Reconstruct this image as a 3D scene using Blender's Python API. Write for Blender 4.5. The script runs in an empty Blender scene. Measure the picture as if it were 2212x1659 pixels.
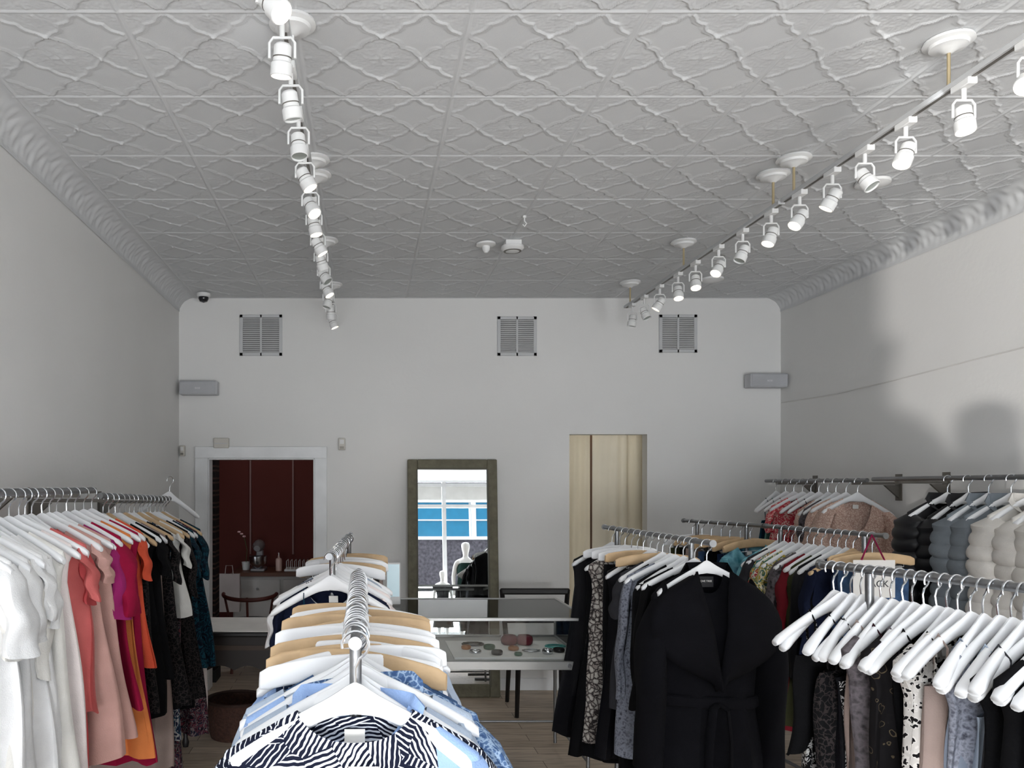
import bpy, bmesh, math, random
import numpy as np
from mathutils import Vector, Matrix
F=1740.0; EY=1.7; D=6.64; PI=math.pi
C=bpy.context.scene.collection
def P(px,py,Y): return Vector(((px-785)*Y/F, Y, EY-(py-1045)*Y/F))
XL,XR,ZC=-1.52,3.44,3.234
YF=-1.8
def lin(c):
    return tuple(((x/255)/12.92 if x/255<=.04045 else ((x/255+.055)/1.055)**2.4) for x in c)+(1,)
# ---------------------------------------------------------------- materials
_m={}
def nt(name):
    m=bpy.data.materials.new(name); m.use_nodes=True
    return m,m.node_tree.nodes,m.node_tree.links,m.node_tree.nodes['Principled BSDF']
def mat(name,col,rough=.6,metal=0,bump=0,bs=120,var=.06,vs=6,emit=0,sheen=0,spec=.4):
    if name in _m: return _m[name]
    m,N,L,b=nt(name); c=lin(col)
    b.inputs['Roughness'].default_value=rough; b.inputs['Metallic'].default_value=metal
    b.inputs['Specular IOR Level'].default_value=spec
    tc=N.new('ShaderNodeTexCoord'); n=N.new('ShaderNodeTexNoise'); n.inputs['Scale'].default_value=vs; n.inputs['Detail'].default_value=3
    L.new(tc.outputs['Object'],n.inputs['Vector'])
    r=N.new('ShaderNodeValToRGB'); L.new(n.outputs['Fac'],r.inputs['Fac'])
    r.color_ramp.elements[0].position=.3; r.color_ramp.elements[1].position=.7
    r.color_ramp.elements[0].color=tuple(x*(1-var) for x in c[:3])+(1,); r.color_ramp.elements[1].color=tuple(min(1,x*(1+var)) for x in c[:3])+(1,)
    L.new(r.outputs['Color'],b.inputs['Base Color'])
    if emit:
        b.inputs['Emission Color'].default_value=c; b.inputs['Emission Strength'].default_value=emit
    if sheen: b.inputs['Sheen Weight'].default_value=sheen
    if bump:
        n2=N.new('ShaderNodeTexNoise'); n2.inputs['Scale'].default_value=bs; L.new(tc.outputs['Object'],n2.inputs['Vector'])
        bp=N.new('ShaderNodeBump'); bp.inputs['Strength'].default_value=bump; bp.inputs['Distance'].default_value=.01
        L.new(n2.outputs['Fac'],bp.inputs['Height']); L.new(bp.outputs['Normal'],b.inputs['Normal'])
    _m[name]=m; return m
def fab(name,col,var=.1,rough=.9): return mat(name,col,rough,0,.25,260,var,9,0,0,.1)
def pr(name,kind,cols,scale):
    if name in _m: return _m[name]
    m,N,L,b=nt(name); b.inputs['Roughness'].default_value=.85; b.inputs['Specular IOR Level'].default_value=.15
    tc=N.new('ShaderNodeTexCoord'); r=N.new('ShaderNodeValToRGB'); cs=[lin(c) for c in cols]
    def ramp(pos,interp='CONSTANT'):
        r.color_ramp.interpolation=interp
        while len(r.color_ramp.elements)<len(pos): r.color_ramp.elements.new(.5)
        for i,p in enumerate(pos): r.color_ramp.elements[i].position=p
        for i,p in enumerate(pos): r.color_ramp.elements[i].color=cs[i%len(cs)]
    if kind=='leaf':
        v=N.new('ShaderNodeTexVoronoi'); v.inputs['Scale'].default_value=scale*.5; L.new(tc.outputs['Object'],v.inputs['Vector'])
        ad=N.new('ShaderNodeVectorRotate'); ad.rotation_type='Y_AXIS'
        mu=N.new('ShaderNodeMath'); mu.operation='MULTIPLY'; mu.inputs[1].default_value=6
        sp=N.new('ShaderNodeSeparateColor'); L.new(v.outputs['Color'],sp.inputs['Color']); L.new(sp.outputs[0],mu.inputs[0])
        L.new(mu.outputs[0],ad.inputs['Angle']); L.new(tc.outputs['Object'],ad.inputs['Vector'])
        w=N.new('ShaderNodeTexWave'); w.inputs['Scale'].default_value=scale*1.25; w.inputs['Distortion'].default_value=3; w.inputs['Detail'].default_value=1; w.inputs['Detail Scale'].default_value=1.5
        L.new(ad.outputs[0],w.inputs['Vector'])
        s2=N.new('ShaderNodeMath'); s2.operation='MULTIPLY_ADD'; s2.inputs[1].default_value=-.75; L.new(v.outputs['Distance'],s2.inputs[0]); L.new(w.outputs['Fac'],s2.inputs[2])
        L.new(s2.outputs[0],r.inputs['Fac']); ramp([0,.26])
    elif kind in('spots','snake','lace','ring'):
        v=N.new('ShaderNodeTexVoronoi'); v.inputs['Scale'].default_value=scale
        if kind in('snake','lace'): v.feature='DISTANCE_TO_EDGE'
        n=N.new('ShaderNodeTexNoise'); n.inputs['Scale'].default_value=scale*.8
        mx=N.new('ShaderNodeMix'); mx.data_type='VECTOR'; mx.inputs['Factor'].default_value=.03
        L.new(tc.outputs['Object'],mx.inputs[4]); L.new(n.outputs['Color'],mx.inputs[5]); L.new(tc.outputs['Object'],n.inputs['Vector'])
        L.new(mx.outputs[1],v.inputs['Vector']); L.new(v.outputs['Distance'],r.inputs['Fac'])
        ramp({'spots':[0,.38,.56],'ring':[0,.26,.31]}.get(kind,[0,.07,.2]))
    elif kind=='floral':
        n=N.new('ShaderNodeTexNoise'); n.inputs['Scale'].default_value=scale; n.inputs['Detail'].default_value=4; n.inputs['Distortion'].default_value=1.5
        L.new(tc.outputs['Object'],n.inputs['Vector']); L.new(n.outputs['Fac'],r.inputs['Fac']); k=len(cols)+3
        ramp([0]+[.34+.3*i/(k-1) for i in range(1,k)])
    elif kind=='dye':
        n=N.new('ShaderNodeTexNoise'); n.inputs['Scale'].default_value=scale; n.inputs['Detail'].default_value=5
        L.new(tc.outputs['Object'],n.inputs['Vector']); L.new(n.outputs['Fac'],r.inputs['Fac']); k=len(cols); ramp([.3+.4*i/(k-1) for i in range(k)],'LINEAR')
    elif kind=='stripe':
        w=N.new('ShaderNodeTexWave'); w.bands_direction='Z'; w.wave_profile='TRI'; w.inputs['Scale'].default_value=scale; w.inputs['Distortion'].default_value=.9
        L.new(tc.outputs['Object'],w.inputs['Vector']); L.new(w.outputs['Fac'],r.inputs['Fac']); ramp([0,.5,.8])
    L.new(r.outputs['Color'],b.inputs['Base Color']); _m[name]=m; return m
# ---------------------------------------------------------------- mesh builder
class MB:
    def __init__(s): s.v=[]; s.f=[]
    def add(s,vs,fs):
        o=len(s.v); s.v+=[tuple(v) for v in vs]; s.f+=[tuple(i+o for i in f) for f in fs]; return s
    def bb(s,x0,x1,y0,y1,z0,z1,M=None):
        vs=[Vector((x,y,z)) for z in(z0,z1) for y in(y0,y1) for x in(x0,x1)]
        if M: vs=[M@v for v in vs]
        return s.add(vs,[(0,2,3,1),(4,5,7,6),(0,1,5,4),(2,6,7,3),(0,4,6,2),(1,3,7,5)])
    def loft(s,rings,c0=True,c1=True):
        n=len(rings[0]); vs=[p for r in rings for p in r]; fs=[]
        for i in range(len(rings)-1):
            for j in range(n):
                k=(j+1)%n; fs.append((i*n+j,i*n+k,(i+1)*n+k,(i+1)*n+j))
        if c0: fs.append(tuple(range(n))[::-1])
        if c1: fs.append(tuple((len(rings)-1)*n+j for j in range(n)))
        return s.add(vs,fs)
    def tube(s,pts,r,n=8,closed=False,sq=1):
        pts=[Vector(p) for p in pts]; rings=[]; m=len(pts)
        rr=r if isinstance(r,(list,tuple)) else [r]*m
        up=None
        for i,p in enumerate(pts):
            if closed: t=pts[(i+1)%m]-pts[i-1]
            else: t=pts[min(i+1,m-1)]-pts[max(i-1,0)]
            t.normalize()
            if up is None: up=Vector((0,0,1)) if abs(t.z)<.9 else Vector((1,0,0))
            a=t.cross(up)
            if a.length<1e-4: a=t.cross(Vector((0,1,.01)))
            a.normalize(); b=a.cross(t).normalized(); up=b
            rings.append([p+a*math.cos(2*PI*j/n)*rr[i]+b*math.sin(2*PI*j/n)*rr[i]*sq for j in range(n)])
        if closed: rings.append(rings[0]); return s.loft(rings,False,False)
        return s.loft(rings)
    def cyl(s,p0,p1,r,r1=None,n=16): return s.tube([p0,p1],[r,r if r1 is None else r1],n)
    def lathe(s,prof,c=(0,0,0),n=24,M=None):
        rings=[]
        for r,z in prof:
            q=[Vector((r*math.cos(2*PI*j/n),r*math.sin(2*PI*j/n),z)) for j in range(n)]
            if M: q=[M@v for v in q]
            rings.append([v+Vector(c) for v in q])
        return s.loft(rings)
    def prism(s,poly,y0,y1):
        n=len(poly); vs=[(x,y0,z) for x,z in poly]+[(x,y1,z) for x,z in poly]
        return s.add(vs,[tuple(range(n)),tuple(range(2*n-1,n-1,-1))]+[(i,i+n,(i+1)%n+n,(i+1)%n) for i in range(n)])
    def mesh(s,name,m,sharp=38):
        me=bpy.data.meshes.new(name); me.from_pydata(s.v,[],s.f)
        b=bmesh.new(); b.from_mesh(me); bmesh.ops.recalc_face_normals(b,faces=b.faces); b.to_mesh(me); b.free()
        me.polygons.foreach_set('use_smooth',[True]*len(me.polygons)); me.set_sharp_from_angle(angle=math.radians(sharp))
        me.materials.append(m); return me
    def build(s,name,m,parent=None,loc=(0,0,0),rot=(0,0,0),bevel=0,sharp=38):
        o=inst(name,s.mesh(name,m,sharp),parent); o.location=loc; o.rotation_euler=rot
        if bevel:
            md=o.modifiers.new('bevel','BEVEL'); md.width=bevel; md.segments=2; md.limit_method='ANGLE'
        return o
def inst(name,me,parent=None):
    o=bpy.data.objects.new(name,me); C.objects.link(o)
    if parent: o.parent=parent
    return o
def tag(o,label,cat,group=None):
    o['label']=label; o['category']=cat
    if group: o['group']=group
    return o
def thing(name,label,cat,loc=(0,0,0),rz=0,group=None):
    o=bpy.data.objects.new(name,None); o.empty_display_size=.05; C.objects.link(o); o.location=loc; o.rotation_euler=(0,0,rz)
    return tag(o,label,cat,group)
def struct(name,mb,m,**k):
    o=mb.build(name,m,**k); o['kind']='structure'; return o
def text(s,size,m,parent,loc,rot=(PI/2,0,0),name='lettering'):
    cu=bpy.data.curves.new(name,'FONT'); cu.body=s; cu.size=size; cu.align_x='CENTER'; cu.align_y='CENTER'; cu.extrude=.0004
    o=bpy.data.objects.new('tmp',cu); C.objects.link(o); bpy.context.view_layer.update()
    me=bpy.data.meshes.new_from_object(o.evaluated_get(bpy.context.evaluated_depsgraph_get())); bpy.data.objects.remove(o)
    me.materials.clear(); me.materials.append(m); q=inst(name,me,parent); q.location=loc; q.rotation_euler=rot; return q
# ---------------------------------------------------------------- common materials
WALL=mat('wall_paint',(222,221,219),.85,0,.1,30,.02,1.2,spec=.12)
CEIL=mat('ceiling_paint',(204,205,206),.8,0,.05,260,.02,2,spec=.12)
TRIM=mat('white_trim',(228,229,230),.5,0,0)
WP=mat('white_plastic',(224,224,223),.5,0,0,var=.02,spec=.25)
GP=mat('grey_white_plastic',(192,193,194),.5,var=.03)
WHITEW=mat('white_hanger_paint',(234,235,237),.4,0,0,var=.02)
WOOD=mat('hanger_wood',(198,168,130),.45,0,.1,60,.12,14)
CHROME=mat('chrome',(200,202,205),.24,1,0,var=.03)
STEEL=mat('brushed_steel',(140,141,143),.4,1,.1,80,.08)
ALU=mat('aluminium',(176,176,174),.4,.85,0)
BLACKW=mat('black_paint_wood',(22,20,21),.4)
BRASS=mat('brass_rod',(190,174,140),.4,.6)
LENS=mat('lit_lens',(255,242,220),.3,emit=3.5)
LENSD=mat('unlit_lens',(150,155,150),.2)
DARK=mat('dark_void',(30,30,30),.8)
GREYM=mat('grey_metal',(120,116,110),.45,.7)
# ---------------------------------------------------------------- room shell
def plank():
    m,N,L,b=nt('floor_planks'); b.inputs['Roughness'].default_value=.5
    tc=N.new('ShaderNodeTexCoord')
    br=N.new('ShaderNodeTexBrick'); br.inputs['Scale'].default_value=1; br.inputs['Brick Width'].default_value=1.1; br.inputs['Row Height'].default_value=.13
    br.inputs['Mortar Size'].default_value=.0025; br.inputs['Color1'].default_value=lin((206,190,172)); br.inputs['Color2'].default_value=lin((178,162,144)); br.inputs['Mortar'].default_value=lin((110,96,84)); br.offset=.4
    L.new(tc.outputs['Object'],br.inputs['Vector'])
    mp2=N.new('ShaderNodeMapping'); mp2.inputs['Scale'].default_value=(1.5,14,1); L.new(tc.outputs['Object'],mp2.inputs['Vector'])
    n=N.new('ShaderNodeTexNoise'); n.inputs['Scale'].default_value=3; n.inputs['Detail'].default_value=8; L.new(mp2.outputs[0],n.inputs['Vector'])
    r=N.new('ShaderNodeValToRGB'); r.color_ramp.elements[0].position=.28; r.color_ramp.elements[0].color=(.34,.31,.28,1); r.color_ramp.elements[1].position=.56; r.color_ramp.elements[1].color=(1,1,1,1)
    L.new(n.outputs['Fac'],r.inputs['Fac'])
    mx=N.new('ShaderNodeMix'); mx.data_type='RGBA'; mx.blend_type='MULTIPLY'; mx.inputs['Factor'].default_value=.65
    L.new(br.outputs['Color'],mx.inputs[6]); L.new(r.outputs['Color'],mx.inputs[7]); L.new(mx.outputs[2],b.inputs['Base Color']); return m
struct('floor',MB().bb(XL-.6,XR+.1,YF,9.0,-.08,0),plank())
struct('wall_left',MB().bb(XL-.12,XL,YF,D+.12,0,ZC),WALL)
struct('wall_right',MB().bb(XR,XR+.12,YF,D+.12,0,ZC),WALL)
dx0,dx1,dz=-1.278,-.40,1.91
fx0,fx1,fz=1.698,2.339,2.108
w=MB()
for a,b_,z0,z1 in((XL,dx0,0,ZC),(dx0,dx1,dz,ZC),(dx1,fx0,0,ZC),(fx0,fx1,fz,ZC),(fx1,XR,0,ZC)): w.bb(a,b_,D,D+.12,z0,z1)
struct('wall_back',w,WALL)
bbm=MB(); bbm.bb(dx1+.1,fx0,D-.015,D,0,.1); bbm.bb(fx1,XR,D-.015,D,0,.1)
struct('baseboard_back',bbm,TRIM,bevel=.003)
tr=MB(); tr.bb(dx0-.107,dx0,D-.025,D+.0,0,dz+.09); tr.bb(dx1,dx1+.1,D-.025,D,0,dz+.09); tr.bb(dx0-.107,dx1+.1,D-.03,D,dz,dz+.095)
tr.bb(dx0,dx0+.012,D-.02,D+.12,0,dz); tr.bb(dx1-.012,dx1,D-.02,D+.12,0,dz); tr.bb(dx0,dx1,D-.02,D+.12,dz-.012,dz)
struct('door_1',tr,TRIM,bevel=.004)
# ceiling: pressed tin relief
def heightfield(x0,x1,y0,y1,res):
    nx=int((x1-x0)/res)+1; ny=int((y1-y0)/res)+1
    X,Y=np.meshgrid(np.linspace(x0,x1,nx),np.linspace(y0,y1,ny)); T=.575
    u=(X-.35)/T; v=(Y-D)/T
    U=u*2+.5; V=v*2+.5
    a=np.abs(U-np.round(U)); b=np.abs(V-np.round(V)); p=.9
    g=.5-(a**p+b**p)**(1/p)+.05*np.exp(-((a-b)/.05)**2)-.03*np.exp(-((np.abs(a-b)-.2)/.07)**2)
    h=.0066*np.exp(-(g/.02)**2)+.0038*np.exp(-((g-.062)/.014)**2)+.0018/(1+np.exp(-np.clip(g*60,-30,30)))
    fu,fv=U-np.floor(U),V-np.floor(V)
    def boss(p_,q_,s,amp):
        du=np.minimum(abs(fu-p_),1-abs(fu-p_)); dv=np.minimum(abs(fv-q_),1-abs(fv-q_)); return amp*np.exp(-(du**2+dv**2)/s**2)
    h=h+boss(.5,0,.04,.005)+boss(0,.5,.04,.005)
    du=fu-.5; dv=fv-.5; rr=np.sqrt(du**2+dv**2); ph=np.arctan2(dv,du)
    h=h+.006*np.exp(-(rr/.13)**2)*(.3+.7*np.cos(2*ph)**4+.3*np.cos(4*ph+PI/4)**2)*(rr<.3)
    rs=np.random.RandomState(3).rand(ny,nx); h=h+.0022*rs*(g<-.04)*(rr>.12)
    su=np.abs(u-np.round(u))*T; sv=np.abs(v-np.round(v))*T
    fl=(su<.016)|(sv<.013); h=np.where(fl,np.minimum(h,.001),h)
    h=np.maximum(h,0.006*np.exp(-(su/.007)**2)); h=np.maximum(h,0.006*np.exp(-(sv/.0065)**2))
    Z=ZC-h
    co=np.stack([X,Y,Z],-1).reshape(-1,3).astype(np.float32)
    idx=np.arange(nx*ny).reshape(ny,nx)
    q=np.stack([idx[:-1,:-1],idx[1:,:-1],idx[1:,1:],idx[:-1,1:]],-1).reshape(-1,4).astype(np.int32)
    me=bpy.data.meshes.new('ceiling'); me.vertices.add(len(co)); me.vertices.foreach_set('co',co.ravel())
    me.loops.add(q.size); me.loops.foreach_set('vertex_index',q.ravel()); me.polygons.add(len(q))
    me.polygons.foreach_set('loop_start',np.arange(0,q.size,4,dtype=np.int32)); me.polygons.foreach_set('use_smooth',np.ones(len(q),dtype=bool))
    me.update(calc_edges=True); me.materials.append(CEIL); return me
o=inst('ceiling',heightfield(XL+.13,XR-.13,1.6,D,.0052)); o['kind']='structure'
struct('ceiling_front',MB().bb(XL-.12,XR+.12,YF,1.61,ZC-.004,ZC+.05).bb(XL-.12,XR+.12,1.6,D+.12,ZC+.001,ZC+.05),CEIL)
def cove(name,side):
    xw=XL if side<0 else XR; ny=800; nn=18; y0=0.6; vs=[]; fs=[]
    for i in range(ny+1):
        y=y0+(D-y0)*i/ny
        for j in range(nn+1):
            t=j/nn; a=t*PI/2
            x=.145*(1-math.cos(a)); z=.115*math.sin(a)
            s=math.sin(PI*t); q=y/.15
            rel=.006*s*abs(math.sin(PI*q+1.0*math.sin(2*PI*t+q*2)))+.003*s*math.sin(5*PI*q+6*t)*math.cos(9*t+q*3)+(.005 if t<.06 or t>.93 else 0)
            xx=x+rel*.8; zz=3.119+z-rel*.5
            vs.append((xw-side*xx,y,min(zz,ZC-.001)))
    for i in range(ny):
        for j in range(nn):
            a=i*(nn+1)+j; fs.append((a,a+1,a+nn+2,a+nn+1))
    m=MB(); m.v=vs; m.f=fs; struct(name,m,CEIL,sharp=80)
cove('trim_1',-1); cove('trim_2',1)
tag(MB().tube([(XR-.005,6.62,2.365),(XR-.005,5.9,2.35),(XR-.005,5.2,2.37),(XR-.005,4.6,2.395),(XR-.005,3.6,2.43),(XR-.005,2.4,2.44)],.004,8).build('wall_cable',mat('cable_white',(210,208,205),.6)),'thin white cable strung along the upper right wall','cable')
# ---------------------------------------------------------------- shop front behind the camera
fr=MB()
for x in(XL+.04,.2,1.5,2.6,XR-.04): fr.bb(x-.035,x+.035,YF-.05,YF+.03,.45,ZC)
for z in(.45,2.78,3.18): fr.bb(XL+.0,XR,YF-.04,YF+.02,z-.03,z+.03)
struct('window_1',fr,TRIM)
struct('wall_front',MB().bb(XL,XR,YF-.1,YF,0,.42),WALL)
blind=MB()
for a,b_ in((1.54,2.56),(.24,1.46)): blind.bb(a,b_,YF-.01,YF-.006,2.9,3.15)
struct('window_2',blind,mat('blind',(225,225,222),.8))
struct('ground',MB().bb(-14,14,-14,YF-.1,-.2,-.02),mat('pavement',(150,148,145),.9,0,.2,8))
bd=thing('building','shingled building with blue windows across the street, seen in the mirror','building',(2.5,-7,0))
SH=pr('shingles','dye',[(66,63,68),(88,85,91),(108,104,110)],14)
MB().bb(-3.5,6,-.4,0,0,2.72).bb(-3.5,6,-.4,0,3.75,6).build('wall',SH,bd)
MB().bb(-3.5,6,-.42,.05,2.72,2.80).bb(-3.5,6,-.42,.05,3.66,3.76).build('cornice',TRIM,bd)
BL=mat('blue_glass',(20,112,148),.15,emit=.12)
for i in range(5):
    x=-3.4+i*1.85
    MB().bb(x,x+1.7,-.1,-.02,2.80,3.66).build('window_pane',BL,bd)
    MB().bb(x-.1,x+.02,-.1,.04,2.80,3.66).bb(x,x+1.7,-.02,.02,3.2,3.23).build('window_frame',TRIM,bd)
# ---------------------------------------------------------------- figures
def skin(name,V,E,R,m,parent,sub=2):
    me=bpy.data.meshes.new(name); me.from_pydata(V,E,[]); me.materials.append(m); o=inst(name,me,parent)
    md=o.modifiers.new('skin','SKIN'); md.use_smooth_shade=True
    for i,r in enumerate(R):
        d=me.skin_vertices[0].data[i]; d.radius=(r,r) if not isinstance(r,tuple) else r; d.use_root=(i==0)
    s=o.modifiers.new('sub','SUBSURF'); s.levels=sub; s.render_levels=sub
    return o
MANN=mat('mannequin_white',(232,232,230),.35,var=.01)
def mannequin(loc,rz,label,top=None,s=1.0,sk=None):
    t=thing('mannequin',label,'mannequin',loc,rz); t.scale=(s,s,s)
    V=[(0,0,.95),(0,0,1.1),(0,.01,1.28),(0,.01,1.4),(0,0,1.48),(0,0,1.55),(0,-.02,1.62),(0,0,1.70),(0,0,1.76)]
    R=[.13,.11,.13,.11,.05,.05,.075,.088,.06]; E=[(i,i+1) for i in range(8)]
    for sd in(-1,1):
        k=len(V); V+=[(sd*.17,.01,1.39),(sd*.22,.02,1.15),(sd*.23,-.06,.93),(sd*.23,-.08,.8)]; R+=[.05,.04,.032,.025]; E+=[(3,k),(k,k+1),(k+1,k+2),(k+2,k+3)]
        k=len(V); V+=[(sd*.09,0,.85),(sd*.1,0,.48),(sd*.1,.02,.1),(sd*.11,-.1,.04)]; R+=[.09,.06,.04,.03]; E+=[(0,k),(k,k+1),(k+1,k+2),(k+2,k+3)]
    skin('body',V,E,R,MANN,t)
    def shell(rows,nm,m_):
        MB().loft([[(a*math.cos(q),b*math.sin(q),z) for q in [2*PI*i/24 for i in range(24)]] for z,a,b in rows],False,False).build(nm,m_,t)
    if top: shell(((.78,.2,.16),(.95,.175,.15),(1.1,.15,.135),(1.28,.17,.16),(1.38,.13,.12)),'tank_top',top)
    if sk: shell(((.35,.27,.22),(.6,.23,.19),(.8,.205,.165),(.92,.19,.155)),'skirt',sk)
    MB().lathe([(.0,0),(.16,0),(.16,.015),(0,.02)],(0,0,0)).build('base_plate',STEEL,t)
    return t
plat=MB().bb(-1.4,3.3,YF+.05,-1.0,0,.3).build('display_platform',TRIM); tag(plat,'low white display platform inside the shop window','platform')
GREEN=fab('dark_green',(30,52,48)); BLK0=fab('black_jersey',(12,12,14))
mannequin((1.82,-1.3,.3),PI,'white standing mannequin in dark green top reflected in the mirror',GREEN,1,BLK0)
mannequin((1.42,-1.5,.3),PI,'smaller white mannequin in black reflected low in the mirror',BLK0,.72,BLK0)
mannequin((-1.23,-1.5,.3),PI,'white mannequin by left window edge casting the upper head shadow',None,.96)
def photographer():
    t=thing('person','person in dark jacket holding up a phone, casting shadow on right wall','person',(-.05,-.38,0))
    SK=mat('skin_tone',(205,160,135),.55); JK=fab('dark_jacket',(45,48,58)); TR=fab('dark_trousers',(38,40,48)); HR=mat('brown_hair',(60,42,32),.6,0,.3,90)
    V=[(0,-.02,.92),(0,-.02,1.12),(0,-.01,1.3),(0,0,1.42),(0,.01,1.49),(0,.035,1.545),(0,.045,1.60),(0,.03,1.68),(0,.02,1.75)]
    R=[.12,.115,.13,.1,.05,.052,.068,.082,.055]; E=[(i,i+1) for i in range(8)]
    for sd in(-1,1):
        k=len(V); V+=[(sd*.17,0,1.41),(sd*.24,.08,1.22),(sd*.14,.28,1.52),(sd*.105,.325,1.60),(sd*.095,.34,1.64)]; R+=[.052,.042,.028,.024,(.018,.03)]
        E+=[(3,k),(k,k+1),(k+1,k+2),(k+2,k+3),(k+3,k+4)]
        k=len(V); V+=[(sd*.1,0,.82),(sd*.11,.01,.48),(sd*.11,-.03,.09),(sd*.12,.09,.04),(sd*.12,.14,.035)]; R+=[.09,.06,.042,.04,.03]
        E+=[(0,k),(k,k+1),(k+1,k+2),(k+2,k+3),(k+3,k+4)]
    b=skin('body',V,E,R,SK,t)
    for sd in(-1,1):
        for f in range(4):
            z=1.635+f*.02; L=.03-.004*abs(f-1.5)
            skin('finger',[(sd*.095,.335,z),(sd*.088,.352,z),(sd*.075,.362,z+.002),(sd*.075+(-sd)*L*.5,.364,z+.002)],[(0,1),(1,2),(2,3)],[.009,.0085,.008,.007],SK,b,1)
        skin('thumb',[(sd*.098,.33,1.62),(sd*.085,.322,1.645),(sd*.062,.33,1.67)],[(0,1),(1,2)],[.011,.01,.008],SK,b,1)
    MB().lathe([(0,-.1),(.06,-.09),(.092,-.03),(.098,.03),(.08,.085),(.04,.11),(0,.115)],(0,.0,1.70)).build('hair',HR,t)
    MB().lathe([(0,-.1),(.035,-.09),(.05,-.03),(.045,.03),(0,.05)],(0,-.1,1.62)).build('hair_tail',HR,t)
    for sd in(-1,1):
        MB().lathe([(0,-.008),(.008,-.004),(.009,0),(.008,.004),(0,.008)],(sd*.03,.112,1.665),12).build('eye',DARK,t)
        MB().tube([(sd*.084,.03,1.68),(sd*.094,.02,1.66),(sd*.086,.03,1.63)],[.008,.012,.006],8).build('ear',SK,t)
    MB().tube([(0,.115,1.665),(0,.135,1.635),(0,.118,1.625)],[.007,.012,.008],8).build('nose',SK,t)
    MB().tube([(-.022,.105,1.6),(0,.114,1.598),(.022,.105,1.6)],[.003,.006,.003],8).build('mouth',mat('lips',(170,90,85),.5),t)
    Vj=V[:5]; Rj=[.145,.14,.155,.125,.062]; Ej=[(0,1),(1,2),(2,3),(3,4)]
    for sd in(-1,1):
        k=len(Vj); Vj=Vj+[(sd*.175,0,1.41),(sd*.24,.08,1.22),(sd*.145,.27,1.5)]; Rj+=[.066,.056,.042]; Ej+=[(3,k),(k,k+1),(k+1,k+2)]
    skin('jacket',Vj,Ej,Rj,JK,t)
    Vt=[(0,-.02,.94)]; Rt=[.145]; Et=[]
    for sd in(-1,1):
        k=len(Vt); Vt+=[(sd*.1,0,.82),(sd*.11,.01,.48),(sd*.11,-.03,.12)]; Rt+=[.105,.075,.06]; Et+=[(0,k),(k,k+1),(k+1,k+2)]
    skin('trousers',Vt,Et,Rt,TR,t)
    ph=MB().bb(-.078,.078,-.03,-.022,1.655,1.728).build('phone',BLACKW,bevel=.003); ph.location=(-.05,.0,0); tag(ph,'black phone held up in the photographer\'s hands','phone')
photographer()
# ---------------------------------------------------------------- hangers
_h={}
HB=-.102
def barz(x): return HB-.112*(abs(x)/.22)**1.2
def hookmesh():
    p=[(0,0,HB-.01),(0,0,-.05),(.007,0,-.034)]
    for i in range(16):
        a=math.radians(-52+i*16.5); p.append((.0235*math.cos(a),0,.0235*math.sin(a)-.010))
    return MB().tube(p,.0027,6).mesh('hook',CHROME)
def barmesh(m):
    rings=[]
    for i in range(33):
        x=-.222+.444*i/32; q=abs(x)/.222; z=barz(x)
        hh=.019-.005*q+(.01*math.exp(-(x/.03)**2)); tt=.007+.013*q**1.5
        if q>.96: hh*=.65; tt*=.75
        y=-.016*q**2
        rings.append([(x,y+tt*math.cos(a),z+hh*math.sin(a)) for a in [2*PI*k/10 for k in range(10)]])
    return MB().loft(rings).mesh('shoulder_bar',m,60)
def clipbar(m):
    rings=[]
    for i in range(25):
        x=-.2+.4*i/24; q=abs(x)/.2; z=HB-.01-.024*q**2
        hh=.026-.003*q; tt=.007
        if q>.97: hh*=.75
        rings.append([(x,tt*math.cos(a),z+hh*(1 if math.sin(a)>0 else -1)*abs(math.sin(a))**.5) for a in [2*PI*k/12 for k in range(12)]])
    return MB().loft(rings).mesh('shoulder_bar',m,60)
def clipmesh():
    m=MB(); m.bb(-.018,.018,-.008,-.005,-.05,.0); m.bb(-.018,.018,.005,.008,-.05,.0); m.cyl((-.016,0,-.012),(.016,0,-.012),.005,n=8); 
    for x in(-.012,-.004,.004,.012): m.bb(x-.002,x+.002,-.011,.011,-.048,-.01)
    return m.mesh('clip',CHROME)
def hanger(kind,loc,rz,label,group=None,tilt=0):
    if not _h:
        _h['hook']=hookmesh(); _h['white']=barmesh(WHITEW); _h['wood']=barmesh(WOOD); _h['cw']=clipbar(WHITEW); _h['cb']=clipbar(WOOD); _h['clip']=clipmesh()
        _h['rod']=MB().tube([(-.15,0,HB-.03),(-.15,0,HB-.058),(.15,0,HB-.058),(.15,0,HB-.03)],.002,6).mesh('clip_rod',CHROME)
    t=thing('clothes_hanger',label,'hanger',loc,rz,group); t.rotation_euler=(0,tilt,rz)
    inst('hook',_h['hook'],t); inst('shoulder_bar',_h[kind],t)
    if kind in('cw','cb'):
        inst('clip_rod',_h['rod'],t)
        for x in(-.12,.12): c=inst('clip',_h['clip'],t); c.location=(x,0,HB-.052)
    return t
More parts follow.
